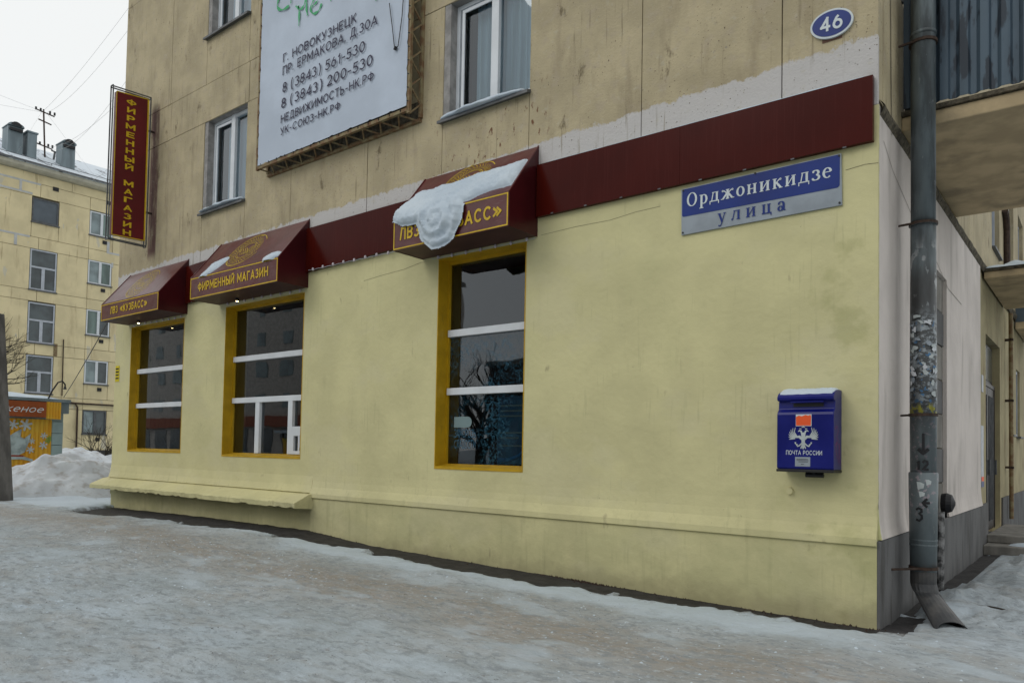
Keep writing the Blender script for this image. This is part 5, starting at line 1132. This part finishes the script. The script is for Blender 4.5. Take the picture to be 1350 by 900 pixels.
# rooftop ventilation ducts: thing > parts
def duct(y0, y1, zt, cap, x=-48.):
    mb = MB(); mb.box(x-.5,x+.4,y0,y1,16.8,zt); c_ = mb.build('chimney', M_ZINC, FB)
    if cap:
        mb = MB(); yc = (y0+y1)/2; r_ = (y1-y0)/2+.04; p = [(y0-.04,zt)]+[(yc-r_*math.cos(math.pi*q/8), zt+.02+r_*.5*math.sin(math.pi*q/8)) for q in range(9)]; 
        mb.prism([(a,b) for a,b in p[1:]], x-.55, x+.5, 'x'); mb.build('duct_hood', M_ZINC, c_)
        MB().box(x+.42,x+.52,y0+.05,y1-.05,zt-.25,zt-.1).build('duct_band', M_BLK, c_)
        MB().prism([(yc-.26*math.cos(math.pi*q/6), zt+.04+.22*math.sin(math.pi*q/6)) for q in range(7)], x+.5, x+.53, 'x').build('duct_mouth', M_BLK, c_)
    else: MB().box(x-.56,x+.46,y0-.05,y1+.05,zt,zt+.08).build('duct_lid', M_ZINC, c_)
duct(8.05,8.78,18.85,True,-46.5); duct(8.98,9.45,18.75,False,-46.4); duct(10.8,11.5,18.8,True,-46.5); duct(2.0,2.8,19.0,True); duct(17,17.8,19,True)
# gas pipe and cable on the facade
mb = MB(); mb.tube([(XF+.1,10.6,3.75),(XF+.1,11.5,3.62),(XF+.1,16,3.6)], .05, 6); mb.tube([(XF+.1,11.2,3.62),(XF+.1,11.55,3.6),(XF+.1,11.68,3.4),(XF+.1,11.7,1.0)], .05, 6); mb.build('gas_pipe', M_BRKT, FB)
mb = MB(); mb.tube([(XF+.06,10.83,7.2),(XF+.06,10.86,4.0)], .03, 5); mb.build('facade_cable', M_BRKT, FB)
MB().box(XF+.001,XF+.01,10.35,10.55,6.2,6.9).build('rust_stain', M_RUST, FB)
# antenna mast
an = thing('antenna_mast', 'thin rooftop antenna mast with crossbars and insulators', 'antenna', (-48,10.5,17.5))
mb = MB(); mb.bar((-48,10.62,17.4),(-48,10.4,21.1),.07); mb.build('mast', M_BRKT, an)
mb = MB()
for z, l in ((20.95,.5),(20.4,.35),(18.95,.45)): mb.bar((-48,10.5-l,z+.03),(-48,10.5+l,z-.08),.06)
mb.build('crossbar', M_BRKT, an)
mb = MB()
for z, l in ((20.95,.5),(18.95,.45)):
    for q in (-1,-.5,.5,1): mb.tube([(-48,10.5+l*q,z),(-48,10.5+l*q,z+.16)], .06, 6)
mb.build('insulator', M_BLK, an)
mb = MB(); mb.bar((-48,10.95,17.5),(-48,11.1,18.8),.09); mb.bar((-48,10.9,18.8),(-48,11.35,18.72),.07); tag(mb.build('vent_pipe', M_SILL, None), 'short bent vent pipe beside the rooftop antenna mast', 'pipe')
# overhead wires
M_WIRE = simple('pale_wire', (.42,.42,.43), .7)
wires = [((-48,10.35,20.95),(-13.6,1.2,12.2),.3),((-48,10.5,20.9),(-13.6,1.2,11.7),.6),((-48,10.6,19.0),(-13.6,.7,9.8),1.1),((-48,10.7,18.95),(-13.6,.7,9.1),.5),((-46,12.4,17.0),(-13.6,.9,8.7),.4),
         ((-48,10.2,20.95),(-30,-16,17),.5),((-48,10.3,20.9),(-44,-10,16.8),.2),((-48,10.6,20.9),(-45.5,12.6,16.9),.0),((-48,10.3,20.9),(-45.5,8.2,16.9),.0)]
wl = ['upper pale overhead wire from the antenna mast to the corner block','second overhead wire from the antenna mast to the corner block','sagging overhead wire from the mast crossbar passing behind the red sign','overhead wire below the sagging one behind the red sign','lowest overhead wire rising from the far roof edge',
      'overhead wire leaving the antenna mast towards the upper left','short guy wire from the mast to the left roof end','guy wire from the mast top down to the right roof edge','guy wire from the mast top down between the ducts']
for (a, b, sag), lab in zip(wires, wl):
    a = Vector(a); b = Vector(b); pts = [a.lerp(b, i/16)-Vector((0,0,sag*4*(i/16)*(1-i/16))) for i in range(17)]
    mb = MB(); mb.tube(pts, [.0065*(1-.6*i/16) for i in range(17)], 4); tag(mb.build('overhead_wire', M_WIRE, None), lab, 'wire')
mb = MB(); a = Vector((-30,5.34,3.1)); b = Vector((-13.55,.35,4.75)); mb.tube([a.lerp(b,i/10)-Vector((0,0,.3*4*(i/10)*(1-i/10)*.3)) for i in range(11)], .012, 4); tag(mb.build('overhead_wire', M_BLK, None), 'dark cable slanting up from the kiosk to the wall corner', 'wire')

# ---------------------------------------------------------------- kiosk
KX = -24.
kk = thing('kiosk', 'yellow and orange ice cream kiosk with snow on its roof', 'kiosk', (-25,1,.2))
MB().box(KX-2.6,KX-.03,-1.5,3.10,.15,2.58).build('body', M_TEAL, kk)
sh = corrugated(-1.5,2.76,.2,2.05,lambda u,w,z:(KX+w,u,z), .03, .13); solid(sh.build('shutter', M_KY, kk), .01)
for i in range(5): MB().box(KX-.02,KX+.02,2.775,3.09,.20+i*.36,.545+i*.36).build('tile', M_TEAL, kk, bevel=.006)
MB().box(KX+.03,KX+.28,-1.5,2.51,2.10,2.565).build('sign_box', M_KO, kk, bevel=.01)
solid(corrugated(2.52,2.92,2.06,2.58,lambda u,w,z:(KX+.24+w,u,z), .02, .08).build('sign_end', M_KY, kk), .01)
MB().box(KX-2.7,KX+.26,-1.6,3.2,2.585,2.68).build('roof', M_ZINC, kk, bevel=.01)
MB().box(KX-2.7,KX+.12,2.93,3.2,2.25,2.583).build('fascia', M_ZINC, kk)
mb = MB(); text_into(mb, 'Мороженое', lambda u,v: (KX+.285,.42+u,2.24+v), 1.98, .20, bold=.0, shear=.35); mb.build('lettering', M_WHT, kk)
def flake(mb, cy, cz, r):
    for q in range(3):
        a = math.pi*q/3+.3; mb.stroke([(cy-r*math.cos(a),cz-r*math.sin(a)),(cy+r*math.cos(a),cz+r*math.sin(a))], r*.34, lambda u,v,q=q: (KX+.048+.002*q,u,v))
mb = MB()
for cy, cz, r in ((1.72,1.86,.15),(2.05,1.86,.18),(2.23,1.38,.09),(2.55,1.55,.10),(2.2,1.12,.11),(2.54,1.26,.12),(2.6,.9,.10),(.9,1.7,.16),(.3,1.3,.15),(-.5,1.6,.16)): flake(mb, cy, cz, r)
mb.build('snowflake', M_WHTD, kk)
mb = MB(); Pk = lambda u,v: (KX+.056,u,v)
mb.poly([(1.45,1.10),(1.55,1.45),(1.75,1.62),(1.95,1.75),(1.92,1.5),(2.02,1.45),(2.2,1.62),(2.15,1.35),(2.05,1.05),(1.9,.96),(1.6,.95)], Pk); mb.stroke([(1.3,.85),(1.6,.88),(2.0,.88),(2.25,.80),(2.2,.65),(1.9,.60)], [.06,.10,.10,.08,.06,.04], Pk)
mb.build('ice_cream_picture', simple('pale_blue_print',(.30,.36,.36),.6,amt=.3,sc=4), kk)
mb = MB(); mb.stroke([(1.5,.93),(1.75,.94),(2.02,.93)], .05, lambda u,v: (KX+.061,u,v)); mb.build('red_line', simple('brick_red_print',(.25,.04,.02),.6), kk)
mb = MB(); mb.poly([(1.45,.2),(1.6,.5),(1.85,.66),(2.1,.52),(2.2,.2)], lambda u,v: (KX+.052,u,v)); mb.build('orange_slice_picture', simple('orange_print',(.65,.26,.01),.6), kk)
mb = MB(); mb.stroke([(KX+.1,2.72),(KX,2.7)], .02, lambda u,v: (u,2.75,v))
mb = MB(); mb.tube([(KX+.05,2.62,2.66),(KX+.1,2.72,2.95),(KX+.12,2.86,3.2),(KX+.12,2.98,3.25),(KX+.12,3.06,3.15),(KX+.12,3.06,3.05)], .025, 6); gl_ = mb.build('gooseneck_arm', M_BLK, kk)
MB().tube([(KX+.12,3.06,3.08),(KX+.12,3.06,3.0)], [.03,.055], 8).build('lamp_shade', M_BLK, kk)
mb = MB(); nx_, ny_ = 20, 30
for i in range(nx_+1):
    for j in range(ny_+1):
        x = KX-2.5+2.6*i/nx_; y = .3+2.7*j/ny_; ed = min(i/6,(nx_-i)/6,j/6,(ny_-j)/6,1)
        mb.v.append((x,y,2.675+.19*math.sin(ed*math.pi/2)*(.8+.5*noise.noise(Vector((x,y*1.5,0))))))
for i in range(nx_):
    for j in range(ny_): a = i*(ny_+1)+j; mb.f.append((a,a+ny_+1,a+ny_+2,a+1))
tag(mb.build('snow_cover', M_SNOW, None, smooth=True), 'rounded snow cover on the kiosk roof', 'snow')

# ---------------------------------------------------------------- concrete pole
M_POLE = Mat('dark_pole_concrete', (.12,.115,.11), .9, amt=.3, sc=6, stretch=(1,1,.2), bump=.5, bsc=35).m
cp = thing('concrete_pole', 'leaning weathered concrete pole at the left edge with paper notices', 'pole', (-15.56,-1.1,.1))
A0 = Vector((-15.64,-1.09,.0)); A1 = Vector((-16.46,-1.09,3.95))
mb = MB(); mb.tube([A0, A1], [.215,.17], 4); o = mb.build('shaft', M_POLE, cp, bevel=.02)
mb = MB(); mb.tube([A1+Vector((.0,0,-.25)), A1+Vector((.25,-.05,-.32)), A1+Vector((.27,-.05,-.2))], .025, 6); mb.build('insulator_arm', M_BLK, cp)
def pol(t_, dz0, dz1, w0, w1, mt, name):
    c0 = A0.lerp(A1, t_); o_ = MB(); 
    o_.box(c0.x+w0, c0.x+w1, c0.y-.172, c0.y-.164, c0.z+dz0, c0.z+dz1); return o_.build(name, mt, cp)
pol(.22,-.1,.12,-.02,.14,M_PAPER,'notice'); pol(.12,-.1,.10,-.2,.02,M_PAPER,'notice')
pol(.12,.12,.16,-.2,.02,M_INK,'notice_heading')

# ---------------------------------------------------------------- snow piles
def pile(cx, cy, rx, ry, h, lab, rot=0, seed=0, zb=.1):
    n = 90; mb = MB(); co, si = math.cos(rot), math.sin(rot)
    for i in range(n+1):
        for j in range(n+1):
            u = -1.15+2.3*i/n; v = -1.15+2.3*j/n; r = math.hypot(u,v); r2 = r+.16*noise.noise(Vector((u*1.7+seed,v*1.7,seed)))
            hh = h*max(0, 1-r2**1.7)**.85 if r2 < 1 else 0
            p = Vector((u*3+seed,v*3,1)); hh *= 1+.26*noise.noise(p)+.08*noise.noise(p*2.5)
            hh += (.03*noise.noise(p*4)+.012*noise.noise(p*11)+.006*noise.noise(p*24))*min(1, hh/h*3)
            x = u*rx; y = v*ry; mb.v.append((cx+x*co-y*si, cy+x*si+y*co, zb-.06+hh if hh > 0 else zb-.08))
    for i in range(n):
        for j in range(n): a = i*(n+1)+j; mb.f.append((a,a+n+1,a+n+2,a+1))
    return tag(mb.build('snow_pile', M_PILE, None, smooth=True), lab, 'snow pile', 'shovelled snow piles')
pile(-17.2, .75, 1.1, 2.1, .98, 'big shovelled snow pile between the concrete pole and the shop corner', rot=.15, seed=2, zb=.14)
pile(-18.2, 2.9, 1.2, 1.6, .85, 'snow pile just behind the big one at the shop corner', rot=.3, seed=9, zb=.14)
pile(-31.5, 6.4, 1.6, 2.2, .95, 'distant snow pile right of the kiosk', rot=.2, seed=14, zb=.25)
pile(-33.5, 9.6, 1.5, 2.2, .75, 'distant snow pile under the bare bush', rot=.2, seed=21, zb=.25)

# ---------------------------------------------------------------- bare bush and trees
def branches(mb, p, d, r, L, depth, rng, spread=.5):
    n = 4; pts = [p]; q = p.copy(); dd = d.copy()
    for i in range(n):
        dd = (dd + Vector((rng.uniform(-1,1),rng.uniform(-1,1),rng.uniform(-.4,.7)))*.16).normalized(); q = q + dd*L/n; pts.append(q.copy())
    mb.tube(pts, [r*(1-.4*i/n) for i in range(n+1)], 5 if depth > 2 else 3, caps=False)
    if depth == 0: return
    for k in range(rng.choice((2,3,3))):
        t_ = rng.randint(2, n); nd = (dd + Vector((rng.uniform(-1,1),rng.uniform(-1,1),rng.uniform(-.5,.8)))*spread*1.5).normalized()
        branches(mb, pts[t_], nd, r*.55, L*rng.uniform(.6,.8), depth-1, rng, spread)
rg = random.Random(5)
bs = thing('bare_bush', 'leafless brown bush in the snow before the far block', 'bush', (-34,8.4,.3))
mb = MB()
for k in range(9): branches(mb, Vector((-34+rg.uniform(-.4,.4),8.5+rg.uniform(-.5,.5),.3)), Vector((rg.uniform(-.4,.4),rg.uniform(-.5,.5),1)).normalized(), .03, .95, 3, rg, .5)
mb.build('twigs', M_BARK, bs)
tr = thing('bare_tree', 'bare tree whose thin branches reach in from the left edge', 'tree', (-31,.9,.3))
mb = MB(); mb.tube([(-31,.9,.2),(-31.05,.95,1.5),(-31,1.0,3.0)], [.22,.18,.14], 8); mb.build('trunk', M_BARK, tr)
mb = MB()
for k in range(7): branches(mb, Vector((-31,1.0,2.2+.25*k)), Vector((rg.uniform(-.3,.3),.9,rg.uniform(.1,.9))).normalized(), .07, 1.7, 4, rg, .45)
mb.build('branches', M_BARK, tr)
# across the street (mirrored in the shop windows)
t2 = thing('bare_tree', 'tall bare street tree opposite the shop, mirrored in the windows', 'tree', (-17,-17,.1))
mb = MB(); mb.tube([(-17,-17,-.1),(-17.1,-17,2),(-17,-16.9,4)], [.2,.15,.11], 8); mb.build('trunk', M_BARK, t2)
mb = MB()
for k in range(5): branches(mb, Vector((-17,-17,2.2+.3*k)), Vector((rg.uniform(-.9,.9),rg.uniform(-.9,.9),rg.uniform(.2,.6))).normalized(), .05, 1.2, 4, rg, .5)
mb.build('branches', M_BARK, t2)
t3 = thing('bare_tree', 'dense bushy bare tree opposite, filling the lower half of the right window mirror image', 'tree', (-20,-18,.1))
mb = MB(); mb.tube([(-20,-18,-.1),(-20.1,-18,1),(-20,-17.9,2)], [.28,.22,.18], 8); mb.build('trunk', M_BARK, t3)
mb = MB()
for k in range(16): branches(mb, Vector((-20,-18,1.0+.13*k)), Vector((rg.uniform(-1,1),rg.uniform(-.9,.9),rg.uniform(.1,.9))).normalized(), .10, 1.5, 5 if k < 8 else 4, rg, .5)
mb.build('branches', M_BARK, t3)
OB = thing('apartment_building', 'tall pale panel block across the street, seen only mirrored in shop glass', 'building', (-62,-34,0))
MB().box(-110,-47,-46,-34,-.3,17).build('wall', M_LILAC, OB); MB().box(-110,-47,-33.98,-33.6,3.2,4.2).build('shop_fascia', simple('brick_red_fascia',(.30,.09,.05),.6), OB)
MB().box(-110.3,-46.7,-46.3,-33.6,17,17.4).build('roof', M_CONC, OB)
for i in range(16):
    for k in range(5):
        x = -109+i*3.9; z = 5.2+k*2.9 if k < 4 else .9
        if k == 4: MB().box(x,x+2.6,-33.99,-33.93,.8,3.0).build('window', M_DGLS, OB)
        else: MB().box(x,x+1.3,-33.99,-33.93,z-.2,z+1.1).build('window', M_DGLS2, OB)
LB = thing('backdrop_building', 'long low dark brick building across the street, added unseen to darken the reflections in glossy signs', 'building', (5,-42,0))  # unseen block added so that glossy paint mirrors something dark, not bright sky
MB().box(-40,60,-52,-42,-.3,8.5).build('wall', simple('dark_brick_front',(.10,.075,.065),.9,amt=.2,sc=2), LB); MB().box(-40.3,60.3,-52.3,-41.7,8.5,8.9).build('roof', M_CONC, LB)
for i in range(24):
    for z in (.9,5.0): MB().box(-38+i*4.1,-35.6+i*4.1,-41.99,-41.93,z,z+1.9).build('window', M_DGLS, LB)
st2 = thing('market_stall', 'low yellow stall across the street, seen mirrored in the middle window', 'stall', (-34,-20,0))
MB().box(-37,-31,-21.5,-19.5,.0,1.9).build('counter', M_KY, st2); MB().box(-37.3,-30.7,-21.8,-19.2,2.2,2.35).build('roof', M_SNOW, st2)
for x in (-37,-31.1):
    for y in (-21.5,-19.6): MB().box(x,x+.1,y,y+.1,1.9,2.2).build('post', M_SILL, st2)
# debris along the wall foot
for i, (x, y, s_) in enumerate(((-.18,-.07,.03),(-.1,-.05,.04),(-.3,-.09,.025),(-1.6,-.1,.03),(-2.75,-.08,.06),(-2.6,-.07,.05),(-2.45,-.07,.04))):
    pass
bt = MB(); rb = random.Random(2)
for i in range(420):
    x = rb.uniform(-3.3,.12) if i % 2 else rb.uniform(-9,.1); y = -.02-abs(rb.gauss(0,.05))
    if rb.random() < .35: x = rb.gauss(-2.7,.18); y = -.03-rb.random()*.05
    z = float(base_z(x,y))+.004; r_ = rb.uniform(.004,.014); bt.add([(x-r_,y,z-.01),(x+r_,y-r_*.5,z-.01),(x,y+r_,z-.01),(x+r_*.2,y,z+r_)], [(0,1,3),(1,2,3),(2,0,3)])
o = bt.build('grit', M_BRKT, None); o['kind'] = 'stuff'; o['label'] = 'loose grit and plaster crumbs along the wall foot'; o['category'] = 'grit'
def scatter(name, mt, n, smin, smax, lab, cat, seed, flat):
    rr = np.random.RandomState(seed); X = rr.uniform(-9, 2.4, n*3); Y = -rr.rand(n*3)**1.0*5.6-.05
    keep = fbm(X, Y, 1.1, seed, 3)+rr.uniform(-.25,.25,n*3) > .02; X = X[keep][:n]; Y = Y[keep][:n]; Z = snow_h(X, Y)
    m_ = MB()
    for x, y, z in zip(X, Y, Z):
        s_ = smin+(smax-smin)*rr.rand()**3; a = rr.rand()*6.28; P_ = []
        for q in range(5): P_.append((x+s_*(.7+.6*rr.rand())*math.cos(a+q*1.257), y+s_*(.7+.6*rr.rand())*math.sin(a+q*1.257), z-.003))
        P_.append((x+s_*.2, y, z+s_*flat)); m_.add(P_, [(q,(q+1)%5,5) for q in range(5)])
    o = m_.build(name, mt, None, smooth=True); o['kind'] = 'stuff'; o['label'] = lab; o['category'] = cat; return o
scatter('dirt_specks', M_BRKT, 2600, .0015, .008, 'dark dirt specks and sand strewn over the trodden snow', 'dirt', 4, .35)
scatter('snow_crumbs', M_SNOW, 2600, .003, .018, 'loose crumbs of snow and ice on the trodden pavement', 'snow crumbs', 8, .45)
tw = MB()
tw.tube([(.50,1.3,.06),(.62,1.22,.085),(.74,1.18,.08)], .008, 5); tag(tw.build('twig', M_BARK, None), 'dark twig lying in the lane snow beyond the spout', 'twig')
